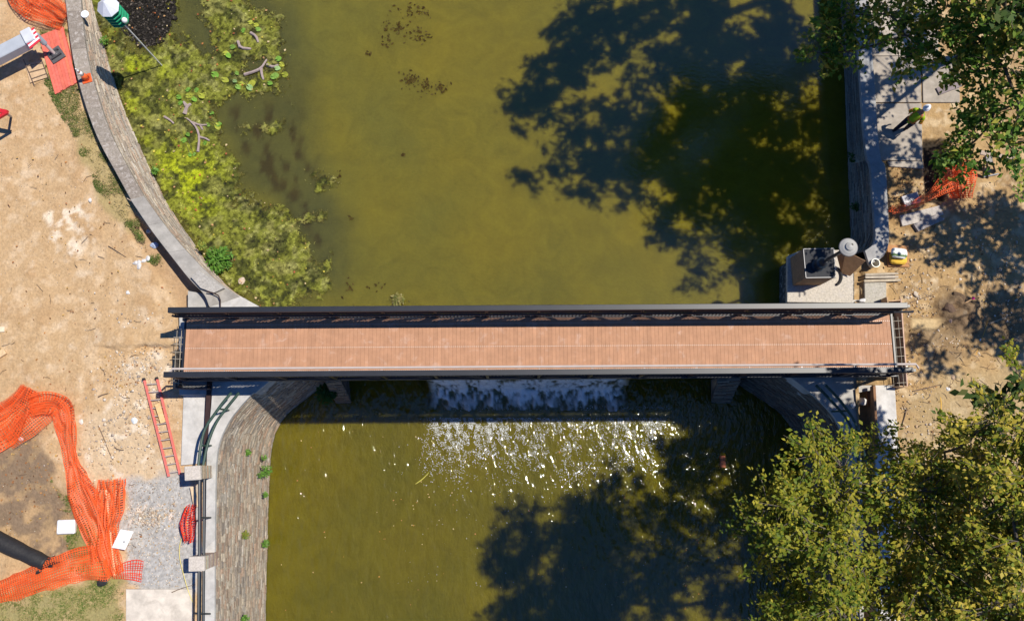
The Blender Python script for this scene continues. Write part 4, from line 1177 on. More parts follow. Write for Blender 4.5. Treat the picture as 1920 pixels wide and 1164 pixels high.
weed('small yellow green weed growing out of the pond wall above the bush', 380, 462, -1.7, .25, 70, .12, [(.3, .3, .05), (.2, .28, .05)], 2)
weed('dark fern hanging in shade beside the stone pier', 613, 738, -4.2, .46, 260, .19, [(.03, .10, .02), (.05, .14, .03)], 3, .5, 'fern')
weed('largest green weed tuft at the edge of the sunlit river wall', 500, 882, -4.6, .27, 150, .10, GW, 4)
weed('second green tuft trailing just left of the largest wall weed', 490, 890, -4.4, .15, 60, .09, GW, 14)
weed('tiny weed sprouting above the largest tuft on the wall edge', 496, 858, -4.6, .14, 50, .08, GW, 15)
weed('lone small weed high on the curved part of the river wall', 466, 848, -3.4, .14, 70, .10, GW, 5)
weed('small weed on the wall edge midway down the river wall', 499, 927, -4.9, .14, 60, .09, GW, 6)
weed('yellowish weed in the middle of the sloping river wall', 462, 1002, -3.3, .18, 80, .10, [(.28, .28, .05), (.16, .24, .04)], 7)
weed('bright weed at the river wall foot level with the yellowish weed', 499, 1019, -5.2, .19, 100, .10, GW, 8)
weed('weed at the very bottom of the sloping river wall', 461, 1160, -3.2, .18, 80, .10, GW, 9)
weed('ferny sprig at the pond edge below the old coping', 291, 320, -2.1, .20, 50, .14, GW, 10)
weed('low green creeper at the top of the shaded pond wall', 1601, 296, -1.8, .30, 110, .13, [(.06, .14, .03), (.09, .2, .04)], 11)
weed('small green creeper lower down the shaded pond wall', 1602, 388, -1.7, .24, 90, .12, [(.06, .14, .03), (.09, .2, .04)], 12)
weed('tiny green sprout at the pond wall by the birdhouse', 196, 78, -2.0, .22, 60, .12, GW, 13)
weed('grass tuft poking above the bridge railing from the pond', 746, 562, -2.25, .30, 160, .13, [(.28, .26, .08), (.2, .22, .06), (.35, .3, .12)], 16, .35)

def grass():
    polys = [([(75, 55), (122, 55), (150, 185), (248, 388), (262, 420), (240, 425), (205, 395), (170, 320), (150, 270), (112, 210), (95, 170)], 11000, (.05, .13)), ([(-60, 1125), (110, 1100), (200, 1085), (234, 1100), (234, 1200), (-60, 1200)], 7500, (.05, .11)),
             ([(125, 1005), (172, 985), (212, 1080), (150, 1095)], 1500, (.05, .11)), ([(95, 900), (150, 960), (160, 985), (140, 990)], 400, (.04, .1)), ([(243, 420), (290, 470), (330, 520), (310, 510), (262, 460)], 700, (.05, .1))]
    cs = []; cols = []
    for poly, n, sz in polys:
        xs = [a for a, b in poly]; ys = [b for a, b in poly]; got = 0
        while got < n:
            x, y = RNG.uniform(min(xs), max(xs), 6000), RNG.uniform(min(ys), max(ys), 6000)
            k = fbm(x * .045, y * .045, 12, 4)
            s = sdpoly(x, y, poly) + (k - .5) * 34
            ok = (s > 0) & (RNG.random(6000) < np.clip((k - .3) * 3, .05, 1))
            for a, b, kk in zip(x[ok], y[ok], k[ok]):
                cs.append(tuple(P(a, b, Z_GL + .01 + random.random() * .05))); got += 1
                g = kk + random.uniform(-.18, .18)
                cols.append((.13, .20, .04) if g > .58 else ((.25, .25, .08) if g > .46 else (.42, .34, .17)))
                if got >= n: break
    n = len(cs); cs = np.array(cs)
    V = leaf_quads(cs, RNG.uniform(.06, .16, n), RNG.uniform(0, 6.28, n), RNG.uniform(.1, 1.0, n), RNG.normal(size=n) * .5, .16)
    o = mesh_np('grass', V, np.arange(4 * n).reshape(-1, 4), np.repeat(np.array(cols) * RNG.uniform(.7, 1.2, (n, 1)), 4, 0), M['leaf'])
    tag(o, 'patchy dry grass growing along the wall and path', 'grass', kind='stuff')
grass()

# ------------------------------------------------------------------ pebbles, litter
def pebbles():
    rs = random.Random(5)
    ico = bmesh.new(); bmesh.ops.create_icosphere(ico, subdivisions=1, radius=1)
    bv = np.array([tuple(v.co) for v in ico.verts]); bf = np.array([[v.index for v in f.verts] for f in ico.faces]); ico.free()
    pts = []
    for _ in range(900): pts.append((rs.uniform(0, 340), rs.uniform(0, 1100), Z_GL, rs.uniform(.008, .02)))
    for _ in range(500): pts.append((rs.gauss(255, 40), rs.gauss(700, 55), Z_GL, rs.uniform(.012, .05)))
    for _ in range(900): pts.append((rs.uniform(235, 365), rs.uniform(900, 1100), Z_GL, rs.uniform(.012, .03)))
    for _ in range(260): pts.append((rs.gauss(280, 22), rs.gauss(968, 10), Z_GL, rs.uniform(.015, .04)))
    for _ in range(300): pts.append((rs.gauss(210, 50), rs.gauss(820, 40), Z_GL, rs.uniform(.012, .045)))
    for _ in range(1300): pts.append((rs.uniform(1690, 1915), rs.uniform(440, 900), Z_GR, rs.uniform(.012, .04)))
    for _ in range(110): pts.append((rs.gauss(1718, 22), rs.gauss(556, 25), Z_GR, rs.uniform(.012, .04)))
    V = []; Fc = []; C = []
    for (x, y, z, r) in pts:
        if z == Z_GL and x > np.interp(y, [0, 100, 200, 311, 378, 435, 500, 560, 2000], [105, 125, 145, 195, 235, 270, 325, 330, 372]): continue
        if 560 < y < 735 and 325 < x < 1700: continue
        if r > .03 and rs.random() < .3: r *= 1.5
        b = len(V) * len(bv)
        d = np.array([rs.uniform(.7, 1.3), rs.uniform(.7, 1.3), rs.uniform(.4, .8)]) * r
        V.append(bv * d * (1 + RNG.normal(size=(len(bv), 1)) * .12) + np.array(P(x, y, z + .02)))
        Fc.append(bf + b)
        c = np.array(rs.choice([(.55, .45, .33), (.42, .32, .22), (.60, .50, .38), (.36, .30, .25), (.5, .36, .22), (.66, .58, .48)])) * rs.uniform(.8, 1.15)
        C.append(np.tile(c, (len(bv), 1)))
    o = mesh_np('pebbles', np.vstack(V), np.vstack(Fc), np.vstack(C), M['stone'], None, True)
    tag(o, 'scattered pebbles and rubble crumbs on the dirt', 'pebbles', kind='stuff')
pebbles()
pts = [(random.uniform(0, 320), random.uniform(60, 1120)) for _ in range(260)] + [(random.gauss(60, 50), random.gauss(900, 60)) for _ in range(160)] + [(random.gauss(250, 35), random.gauss(700, 50)) for _ in range(60)]
pts = [(a, b) for a, b in pts if a < np.interp(b, [0, 100, 200, 311, 378, 435, 500, 560, 2000], [105, 125, 145, 195, 235, 270, 325, 320, 340])]
flecks('fallen_leaves', 'small brown fallen leaves scattered on the sandy dirt', 'leaves', pts, Z_GL + .04, (.04, .12), [(.5, .25, .09), (.38, .17, .07), (.55, .36, .12), (.3, .16, .08)], .7, 'leaf', .3)
pts = [(random.uniform(1660, 1915), random.uniform(300, 880)) for _ in range(330)] + [(random.gauss(1690, 20), random.gauss(350, 30)) for _ in range(140)]
flecks('fallen_leaves', 'brown fallen leaves scattered on the shaded dirt bank', 'leaves', pts, Z_GR + .05, (.05, .13), [(.45, .25, .09), (.3, .16, .07), (.5, .36, .14)], .7, 'leaf', .3)

def twigs():
    rs = random.Random(9); mb = MB()
    lim = lambda y: np.interp(y, [0, 100, 200, 311, 378, 435, 500, 560, 2000], [105, 125, 145, 195, 235, 270, 325, 320, 330])
    for k in range(420):
        if k < 75:
            x, y, z = rs.uniform(0, 330), rs.uniform(60, 1120), Z_GL + .05
            if x > lim(y) - 6: continue
        else:
            x, y, z = rs.uniform(1675, 1918), rs.uniform(320, 900), Z_GR + .06
            if y < 440 and x < 1740: continue
        p = P(x, y, z); a = rs.uniform(0, 6.28); L = rs.uniform(.08, .42)
        d = Vector((math.cos(a), math.sin(a), rs.uniform(-.05, .08))) * L
        n = Vector((-d.y, d.x, 0)) * rs.uniform(-.2, .2)
        c = rs.choice([(.14, .09, .06), (.20, .13, .08), (.32, .24, .16), (.10, .07, .05)])
        mb.tube([p, p + d * .5 + n, p + d], [.010, .009, .005], 4, c, caps=False)
    tag(mb.build('debris', M['wood']), 'small broken twigs scattered over the dirt of both banks', 'twigs', kind='stuff')
twigs()
def rock(label, px, py, z, size, col, seed, cat='stone', group=None, name='stone_lump', flat=.7):
    rs = np.random.default_rng(seed)
    bm = bmesh.new(); bmesh.ops.create_icosphere(bm, subdivisions=2, radius=1)
    V = np.array([tuple(v.co) for v in bm.verts]); Fc = [[v.index for v in f.verts] for f in bm.faces]; bm.free()
    dirs = rs.normal(size=(9, 3)); dirs /= np.linalg.norm(dirs, axis=1)[:, None]
    for d in dirs:                                          # cut facets
        k = V @ d; h = rs.uniform(.55, .85)
        V = V - np.outer(np.clip(k - h, 0, None), d)
    sc = np.array([rs.uniform(.8, 1.25), rs.uniform(.8, 1.2), flat]) * size
    V = V * sc + np.array(P(px, py, z)) + np.array([0, 0, size * flat * .35])
    o = mesh_np(name, V, Fc, np.array(col), M['stone'])
    return tag(o, label, cat, group)
WH = (.66, .64, .62)
rk = 'chunks of white broken concrete near the dug edge'
for (x, y, s, l) in [(278, 485, .13, 'white concrete chunk nearest the wall in the small heap'), (270, 490, .11, 'small white concrete chunk in the middle of the heap'), (262, 492, .12, 'rounded white concrete chunk beside the flat one'), (255, 493, .12, 'white concrete chunk farthest from the wall'), (261, 499, .13, 'flat white concrete chunk at the bottom of the heap')]:
    rock(l, x, y, Z_GL, s, WH, int(x), group=rk)
rock('small white stone lying alone at the edge of the grass strip', 170, 376, Z_GL, .09, WH, 3)
rock('large pale stone in the dug ditch below the wall coping', 280, 434, -1.5, .12, WH, 4)
rock('bluish white bag scrap in the shaded ditch', 290, 460, -1.5, .17, (.45, .55, .75), 5)
rock('round white stone beside the ladder slab rubble', 240, 549, Z_GL, .10, WH, 8)
rock('pale stone lying near the orange net loop', 153, 790, Z_GL, .11, (.72, .66, .58), 9)
rock('flat light blue scrap on the dirt near the ladder', 252, 789, Z_GL, .17, (.62, .66, .68), 10, flat=.25)
rock('white stone at the foot of the orange net heap', 41, 822, Z_GL, .11, (.75, .72, .68), 11)
for (x, y, s, c, l) in [(1778, 580, .30, (.13, .085, .06), 'dark brown boulder on the left side of the soil mound'), (1800, 588, .26, (.20, .15, .10), 'brown boulder in the centre of the soil mound'), (1795, 560, .28, (.12, .08, .05), 'dark clod on the top of the soil mound'), (1817, 596, .22, (.11, .075, .05), 'lowest dark clod of the soil mound'),
                        (1782, 598, .16, (.36, .26, .22), 'pinkish flat stone leaning on the soil mound'), (1826, 572, .22, (.15, .11, .07), 'outer brown clod of the soil mound')]:
    rock(l, x, y, Z_GR + .12, s, c, int(x * 3), group='clods of the soil mound by the lamp end')
rock('pale stone on the dirt beside the square footing', 1716, 552, Z_GR, .12, (.6, .52, .42), 12)
rock('white paper like stone on the shaded dirt', 1838, 637, Z_GR, .11, (.7, .74, .8), 13, flat=.3)
rock('white stone beside the long stick on the dirt', 1776, 729, Z_GR, .11, WH, 14)
rock('round pale stone near the long stick', 1785, 706, Z_GR, .15, (.5, .36, .24), 15)
rock('white rubble piece in the trench beside the slab', 1617, 752, -1.1, .16, WH, 16)
rock('second white rubble piece beside the trench edge', 1598, 758, -.82, .13, WH, 17)
rock('white stone against the bridge beside the square footing', 1617, 564, -.7, .13, (.7, .69, .68), 18)
rock('pale block in the algae near the triangular apron', 454, 527, Z_POND, .16, (.55, .44, .34), 19, flat=.45)

def stick(label, pts, z, r, col=(.16, .11, .08), name='stick', cat='stick'):
    mb = MB(); q = [P(x, y, z + .03) for x, y in pts]; q = smoothline(q, 1)
    mb.tube(q, [r * (1 - .5 * i / len(q)) for i in range(len(q))], 5, col)
    tag(mb.build(name, M['wood']), label, cat)
stick('long thin stick on the pale dirt between net and ladder', [(184, 798), (195, 822), (202, 842), (212, 862)], Z_GL, .018)
stick('short curved stick below the long thin stick', [(214, 837), (220, 842), (232, 843)], Z_GL, .02)
stick('thin dark stick on the sand beside the white concrete chunks', [(203, 461), (218, 470), (236, 482)], Z_GL, .016)
stick('tiny dark stick above the dug ditch', [(184, 480), (196, 484)], Z_GL, .013)
stick('broken twig on the dirt above the net loop', [(184, 744), (192, 740), (203, 737)], Z_GL, .03)
stick('long dark stick lying on the dirt below the lamp end', [(1712, 733), (1760, 722), (1830, 703)], Z_GR, .026)
stick('thin stick standing out beside the bridge railing end', [(1707, 567), (1730, 559), (1752, 552)], Z_GR, .018)
stick('pale stick on the shaded dirt far from the bridge', [(1853, 607), (1888, 594)], Z_GR, .04, (.36, .28, .19))
stick('short pale stick near the soil mound', [(1780, 643), (1788, 637)], Z_GR, .03, (.5, .38, .27))
stick('dark upright stick on the dirt beside the white slab', [(1700, 764), (1697, 780), (1690, 800)], Z_GR, .022)
stick('thin brown stick projecting from the wall coping joint', [(238, 372), (252, 380)], -.68, .018, (.5, .4, .3))
stick('brown twig lying on the gravel near the rail', [(322, 1110), (338, 1103), (366, 1095)], -1.10, .018)
t = thing('marker_stake', 'small wooden stake with a pink ribbon beside the soil mound', 'stake', P(1808, 568, Z_GR))
mb = MB(); mb.beam(P(1806, 570, Z_GR + .28), P(1822, 561, Z_GR + .42), .02, .02, (.55, .36, .2)); mb.build('stake', M['wood'], t)
mb = MB(); mb.bbox(P(1825, 559, Z_GR + .44), (.05, 0, 0), (0, .05, 0), (0, 0, .03), .015, (.75, .04, .25)); mb.build('ribbon', M['cloth'], t)
def cable(label, pts, z, col, r=.014):
    mb = MB(); mb.tube(smoothline([P(x, y, z) for x, y in pts], 2), r, 5, col); tag(mb.build('cable', M['plastic']), label, 'cable')
cable('long orange cord winding over the shaded dirt bank', [(1852, 600), (1845, 625), (1838, 640), (1825, 680), (1805, 702), (1792, 718), (1788, 728)], Z_GR + .03, (.62, .33, .05))
cable('short yellow cord on the dirt near the trees', [(1763, 744), (1765, 760), (1762, 780)], Z_GR + .03, (.7, .4, .03), .02)
cable('thin yellow cord lying along the gravel by the rail', [(349, 995), (338, 1012), (335, 1040), (345, 1080), (352, 1105), (362, 1130)], -1.06, (.72, .6, .12), .012)
cable('thin yellow cord beside the ladder slab', [(346, 950), (352, 985), (348, 1002)], -1.06, (.72, .6, .12), .012)

# ------------------------------------------------------------------ orange safety nets
def net(label, pts, hws, zb, amp, seed, m='net', cell=.088, strand=.024, group='fallen orange safety netting', cat='safety net', folds=1.0, layers=1, holder=None):
    rs = np.random.default_rng(seed)
    n = 140
    C = resample(smoothline(PL(pts, zb), 2), n)
    L = sum((a - b).length for a, b in zip(C, C[1:]))
    hw = np.interp(np.linspace(0, 1, n), np.linspace(0, 1, len(hws)), hws) * .0207
    Wd = hw.mean() * 2 * 1.25
    nu, nv = max(6, int(L / cell)), max(4, int(Wd / cell))
    def surf(s, v, ly):
        f = s * (n - 1); i = int(min(f, n - 2)); k = f - i
        c = C[i].lerp(C[i + 1], k)
        i0, i1 = max(i - 3, 0), min(i + 4, n - 1)
        t = (C[i1] - C[i0]).normalized(); nn = Vector((-t.y, t.x, 0))
        h = hw[i] * (1 - k) + hw[i + 1] * k
        return c, t, nn, h
    V = []; 
    us, vs = [], []
    e = strand / 2
    for j in range(nu + 1): us += [j * cell - e, j * cell + e]
    for j in range(nv + 1): vs += [j * cell - e, j * cell + e]
    us = np.clip(np.array(us) / (nu * cell), 0, 1); vs = np.array(vs) / (nv * cell) * 2 - 1
    obv = []; fs = []
    for ly in range(layers):
        base = len(obv)
        for a in us:
            c, t, nn, h = surf(a, 0, ly)
            for b in vs:
                q1 = vnoise(np.array([a * L * 1.3 + ly * 7]), np.array([b * 1.2]), seed)[0] - .5
                q2 = vnoise(np.array([a * L * 2.3 + 40]), np.array([b * 2.2 + ly * 3]), seed + 3)[0] - .5
                q3 = math.sin(b * 5.5 * folds + q1 * 6 + a * L * .8)
                z = zb + .05 + ly * .05 + amp * (.5 + .5 * q3 * .6 + q1 * .9)
                p = c + nn * (b * h * (1 + .25 * q2) + .06 * h * math.sin(b * 5 * folds + q2 * 4)) + t * (.10 * q1 + .05 * q3 * folds * .5)
                obv.append((p.x, p.y, max(z, zb + .03)))
        nvv = len(vs)
        for iu in range(len(us) - 1):
            for iv in range(nvv - 1):
                if iu % 2 == 1 and iv % 2 == 1: continue
                x = base + iu * nvv + iv
                fs.append((x, x + 1, x + nvv + 1, x + nvv))
    o = mesh_np('safety_net', np.array(obv), np.array(fs), None, M[m])
    return tag(o, label, cat, group)
net('crumpled orange safety net heaped beside the top of the curved wall', [(34, -40), (60, 6), (95, 22), (128, 40)], [30, 34, 32, 22], Z_GL + .12, .35, 1, folds=1.6, layers=2)
net('wide folded orange safety net heap at the left edge below the dirt', [(-30, 815), (10, 795), (45, 760), (62, 728)], [45, 42, 28, 18], Z_GL, .30, 2, folds=1.4, layers=2)
net('flat overlapping orange net flap beside the wide folded heap', [(20, 832), (60, 795), (95, 770)], [16, 26, 20], Z_GL + .03, .22, 12, folds=.9)
net('orange net strip arching right then running down past the damp soil', [(62, 762), (95, 752), (120, 762), (130, 800), (138, 860), (150, 905), (170, 950), (188, 1000), (200, 1045)], [20, 22, 18, 13, 13, 24, 28, 26, 22], Z_GL + .04, .26, 3, folds=1.2, layers=2)
net('long orange net strip stretched across the lower left grass', [(-30, 1118), (40, 1098), (110, 1070), (165, 1054), (212, 1050)], [18, 22, 26, 30, 30], Z_GL + .02, .22, 4, folds=.8, layers=2)
net('bunched orange net around the wooden stake on the gravel', [(214, 898), (214, 940), (207, 985), (212, 1035), (222, 1075)], [24, 26, 16, 15, 14], Z_GL + .05, .35, 5, folds=1.5, layers=2)
net('small red net end lying on the gravel edge', [(212, 1074), (245, 1068), (270, 1070)], [8, 15, 18], Z_GL + .02, .16, 6, 'netr')
net('small red net hanging beside the dark pipe railing', [(362, 948), (356, 980), (358, 1014)], [7, 14, 9], Z_GL + .25, .30, 7, 'netr', folds=1.6, layers=2)
net('orange net stretched from the pond wall coping across the shaded dirt', [(1666, 397), (1700, 391), (1738, 372), (1770, 345), (1800, 330)], [8, 7, 8, 18, 24], Z_GR + .25, .22, 8, folds=1.2, layers=1)
net('dark orange net heap hanging under the maple leaves', [(1792, 296), (1792, 330), (1798, 375)], [20, 30, 18], Z_GR + .15, .35, 9, folds=1.5, layers=2)
mb = MB(); mb.beam(P(199, 918, Z_GL + .32), P(216, 1078, Z_GL + .22), .035, .02, (.72, .42, .25))
tag(mb.build('wooden_stake', M['wood']), 'long pale wooden stake lying through the bunched orange net', 'stake')

# ------------------------------------------------------------------ left bank objects
def ladder():
    a0, a1 = P(270, 712, Z_GL + .12), P(316, 893, Z_GL + .12)
    b0, b1 = P(294, 710, Z_GL + .12), P(337, 889, Z_GL + .12)
    t = thing('ladder', 'red fibreglass ladder lying on the dirt beside the pale slab', 'ladder', a0)
    for p, q in ((a0, a1), (b0, b1)):
        mb = MB()
        d = (q - p).normalized(); n = Vector((-d.y, d.x, 0))
        mb.beam(p, q, .012, .045, (.60, .13, .10)); 
        for s in (-1, 1): mb.beam(p + Vector((0, 0, .04 * s)) + n * .012, q + Vector((0, 0, .04 * s)) + n * .012, .035, .006, (.62, .16, .13))
        mb.build('side_rail', M['plain'], t)
        mb = MB(); mb.bbox(p - d * .02, d * .05, n * .05, (0, 0, .06), .01, (.03, .025, .025)); mb.build('foot', M['rubber'], t)
    k = 0
    L = (a1 - a0).length
    n_ = int(L / .305)
    for i in range(n_):
        f = (i + .6) / n_
        mb = MB(); mb.tube([a0.lerp(a1, f), b0.lerp(b1, f)], .02, 8, (.42, .36, .34)); mb.build('rung', M['grey'], t)
ladder()
mb = MB(); mb.beam(P(295, 757, Z_GL + .20), P(306, 792, Z_GL + .20), .10, .012, (.68, .45, .22)); mb.v
tag(mb.build('plywood_offcut', M['wood']), 'short yellow plywood offcut lying on the ladder rungs', 'board')
def plank(label, a, b, z, hw, hh, col, name='plank'):
    mb = MB(); a, b = P(*a, z), P(*b, z); d = b - a; n = Vector((-d.y, d.x, 0)).normalized()
    mb.bbox((a + b) / 2, d / 2, n * hw, Vector((0, 0, hh)), .006, col); tag(mb.build(name, M['wood']), label, 'plank')
plank('pale lumber end at the left edge level with the bridge', (-40, 690), (10, 658), Z_GL + .09, .12, .05, (.66, .47, .27))
plank('short pale board scrap at the left edge above the lumber end', (-20, 618), (9, 617), Z_GL + .07, .11, .03, (.68, .56, .40))
plank('narrow plank standing between slab and railing below the stone pillar', (361, 912), (368, 950), -1.0, .09, .03, (.62, .47, .31))
plank('topmost long board of the three boards by the square footing', (1622, 515), (1684, 513), -.60, .045, .03, (.40, .34, .26))
plank('middle long board of the three boards by the square footing', (1622, 520), (1684, 519), -.60, .045, .03, (.46, .40, .32))
plank('lowest long board of the three boards by the square footing', (1620, 527), (1688, 525), -.60, .05, .03, (.44, .37, .27))
plank('brown form plank along the trench beside the white slab', (1637, 724), (1643, 850), -.50, .05, .12, (.28, .15, .08))
plank('short brown board inside the trench by the bridge', (1629, 728), (1631, 762), -1.0, .10, .03, (.22, .11, .055))
plank('weathered board lying high under the maple leaves', (1838, 286), (1912, 300), Z_GR + .9, .09, .03, (.42, .33, .26))
plank('dark board lying on the paving under the maple leaves', (1758, 172), (1800, 156), -.58, .16, .03, (.24, .2, .2))

# jack leg of a crane with striped plate, pads, red boards
def outrigger():
    t = thing('crane_outrigger', 'grey crane outrigger beam with red striped plate standing on its jack', 'outrigger', P(105, 103, -1.1))
    z = .14
    a, b = P(-60, 127, z), P(47, 72, z)
    d = (b - a).normalized(); n = Vector((-d.y, d.x, 0))
    mb = MB(); mb.bbox((a + b) / 2 - Vector((0, 0, .2)), (b - a) / 2, n * .27, Vector((0, 0, .22)), .03, (.40, .43, .47)); mb.build('beam', M['grey'], t)
    mb = MB(); mb.bbox(b + d * .16 + Vector((0, 0, .02)), d * .22, n * .30, Vector((0, 0, .10)), .03, (.58, .60, .63)); mb.build('beam_head', M['grey'], t)
    # striped plate facing down-slope side
    c = b + d * .25 - n * .16 - Vector((0, 0, .12))
    pw = MB()
    for k in range(7):
        col = (.60, .03, .05) if k % 2 == 0 else (.8, .79, .8)
        f = (k - 3) / 3.5
        off = n * (f * .34)
        pw.box(c + off + Vector((0, 0, .15)), (d * .26 + n * .06), n * .0475, Vector((0, 0, .012)), col)
    pw.build('striped_plate', M['plain'], t)
    j0, j1 = b + d * .42 - Vector((0, 0, .1)), P(103, 102, -1.0)
    mb = MB(); mb.tube([j0, j0.lerp(j1, .45)], .11, 14, (.33, .36, .40)); mb.build('jack_tube', M['grey'], t)
    mb = MB(); mb.tube([j0.lerp(j1, .4), j1], .065, 14, (.55, .55, .56)); mb.build('jack_rod', M['alu'], t)
    mb = MB(); c = P(105, 103, -1.06); e = Vector((.8, .6, 0)).normalized(); f = Vector((-.6, .8, 0))
    mb.bbox(c, e * .30, f * .30, Vector((0, 0, .035)), .015, (.10, .10, .105))
    for k in (-1, 1): mb.beam(c + f * .12 * k - e * .22 + Vector((0, 0, .07)), c + f * .12 * k + e * .22 + Vector((0, 0, .07)), .035, .05, (.06, .06, .065))
    mb.lathe(c + Vector((0, 0, .03)), [(.16, 0), (.16, .05), (.09, .10)], 16, (.08, .08, .085))
    mb.build('foot_plate', M['grey'], t)
outrigger()
def redmat():
    q = PL([(72, 68), (118, 50), (144, 155), (103, 177)], Z_GL + .10)
    t = thing('ground_mat', 'faded red plank mat lying beside the curved wall under the outrigger', 'mat', sum(q, Vector()) / 4 - Vector((0, 0, .1)))
    for k in range(8):
        f0, f1 = k / 8 + .004, (k + 1) / 8 - .004
        a0, b0 = q[0].lerp(q[1], f0), q[0].lerp(q[1], f1); a1, b1 = q[3].lerp(q[2], f0), q[3].lerp(q[2], f1)
        dz = Vector((0, 0, random.uniform(-.006, .006)))
        e = random.uniform(-.01, .01)
        mb = MB(); mb.prism([a0 + dz, b0 + dz, b1 + dz + (b1 - b0) * e, a1 + dz + (a1 - a0) * e], Z_GL - .02, tuple(x * random.uniform(.88, 1.12) for x in (.66, .15, .10))); mb.build('plank', M['pinkmat'], t)
redmat()
t = thing('tube_rack', 'thin rusty tube frame lying on the dirt beside the red mat', 'rack', P(66, 133, Z_GL))
fr = PL([(44, 112), (64, 160), (91, 148), (76, 108)], Z_GL + .14)
mb = MB(); mb.tube(fr, .018, 6, (.10, .07, .06)); mb.build('frame', M['plain'], t)
for f in (.25, .5, .75):
    mb = MB(); mb.tube([fr[0].lerp(fr[1], f), fr[3].lerp(fr[2], f)], .012, 6, (.12, .08, .06)); mb.build('bar', M['plain'], t)
mb = MB(); mb.bbox(P(68, 134, Z_GL + .08), Vector((.35, .12, 0)), Vector((-.14, .40, 0)), Vector((0, 0, .015)), .005, (.52, .37, .23)); mb.build('panel', M['wood'], t)
def redjack():
    t = thing('red_drawbar', 'red machine drawbar poking in from the left edge', 'machine part', P(-20, 222, Z_GL))
    z = .2
    mb = MB(); mb.beam(P(-60, 196, z), P(14, 211, z), .08, .07, (.55, .02, .03)); mb.build('arm', M['grey'], t)
    mb = MB(); mb.beam(P(14, 211, z), P(-30, 236, z), .06, .06, (.55, .02, .03)); mb.build('brace', M['grey'], t)
    mb = MB(); mb.tube([P(10, 212, z), P(21, 219, Z_GL)], .05, 10, (.3, .3, .32)); mb.build('jack_leg', M['grey'], t)
redjack()
def cone():
    c = P(163, 148, -.62)
    t = thing('traffic_cone', 'orange traffic cone with a white collar standing on the wall coping', 'traffic cone', c)
    mb = MB(); mb.bbox(c + Vector((0, 0, .02)), (.19, .06, 0), (-.06, .19, 0), (0, 0, .02), .012, (.72, .12, .03)); mb.build('base', M['plastic'], t)
    Q = 1.3
    R = lambda h: Q * (.115 - .093 * h / .62)
    for nm, h0, h1, col in (('body', .04, .30, (.80, .13, .03)), ('collar', .30, .47, (.82, .8, .78)), ('collar', .50, .60, (.82, .8, .78)), ('tip', .60, .68, (.82, .8, .78)), ('band', .47, .50, (.80, .13, .03))):
        mb = MB(); mb.lathe(c, [(R(h0) + (.002 if nm == 'collar' else 0), h0 * Q), (R(h1) + (.002 if nm == 'collar' else 0), h1 * Q)], 18, col); mb.build(nm, M['plastic'], t, True)
cone()
def birdhouse():
    b = P(308, 128, Z_POND - .2); H_ = 4.05
    t = thing('birdhouse', 'green louvred birdhouse with a white faceted roof on a pole in the pond', 'birdhouse', b)
    mb = MB(); mb.tube([b, b + Vector((0, 0, H_))], .026, 8, (.72, .70, .66)); mb.build('pole', M['plain'], t)
    c = b + Vector((0, 0, H_))
    def octo(r, h, a0=.39): return [c + Vector((r * math.cos(a0 + k * math.pi / 4), r * math.sin(a0 + k * math.pi / 4), h)) for k in range(8)]
    mb = MB()
    for k in range(5):
        h = .02 + k * .19
        mb.prism(octo(.41, h + .04), c.z + h, (.02, .30, .15))
        if k < 4: mb.prism(octo(.34, h + .1899), c.z + h + .0401, (.012, .15, .085))
    mb.build('house', M['plain'], t)
    mb = MB(); pts = octo(.37, .83) + octo(.43, .85); ap = c + Vector((0, 0, 1.22))
    mb.add(pts + [ap], [[k, (k + 1) % 8, 8 + (k + 1) % 8, 8 + k] for k in range(8)] + [[8 + k, 8 + (k + 1) % 8, 16] for k in range(8)] + [list(range(8))[::-1]], (.62, .64, .70)); mb.build('roof', M['plain'], t)
    mb = MB(); g = c + Vector((.40, -.26, .36)); mb.lathe(g, [(.03, -.11), (.09, -.07), (.11, 0), (.09, .07), (.03, .11)], 14, (.85, .84, .82)); mb.build('gourd', M['plastic'], t, True)
birdhouse()
c = P(160, 28, -.62)
mb = MB(); mb.lathe(c + Vector((0, 0, .005)), [(.15, 0), (.165, .02), (.165, .05), (.15, .06), (.12, .055)], 24, (.80, .80, .80))
tag(mb.build('round_cover', M['plastic'], None, True), 'round white bucket lid lying on the wall coping near the birdhouse', 'lid')

# white items on the lower left
def foam_block():
    c = P(125, 987, Z_GL + .1); t = None
    mb = MB(); mb.bbox(c, (.34, .012, 0), (-.01, .26, 0), (0, 0, .09), .035, (.74, .74, .74))
    tag(mb.build('foam_block', M['plain']), 'thick white foam block lying on the damp brown soil', 'foam block')
    c = P(230, 1011, Z_GL + .52)
    t = thing('white_panel', 'white rounded board with a small hole leaning on the net stake', 'board', P(230, 1011, Z_GL))
    mb = MB(); d = Vector((.9, -.42, 0)).normalized(); n = Vector((.36, .93, 0)).normalized()
    d = Vector((.95, -.14, .10)).normalized(); n = Vector((.40, .91, .08)).normalized()
    mb.bbox(c, d * .27, n * .37, d.cross(n) * .02, .05 if False else .018, (.82, .81, .79)); mb.build('board', M['plain'], t)
    mb = MB(); mb.lathe(c + d * .10 - n * .07 + d.cross(n) * .0205, [(.028, 0), (.028, .004)], 10, (.02, .02, .02), d.cross(n)); mb.build('hole', M['plain'], t)
foam_block()
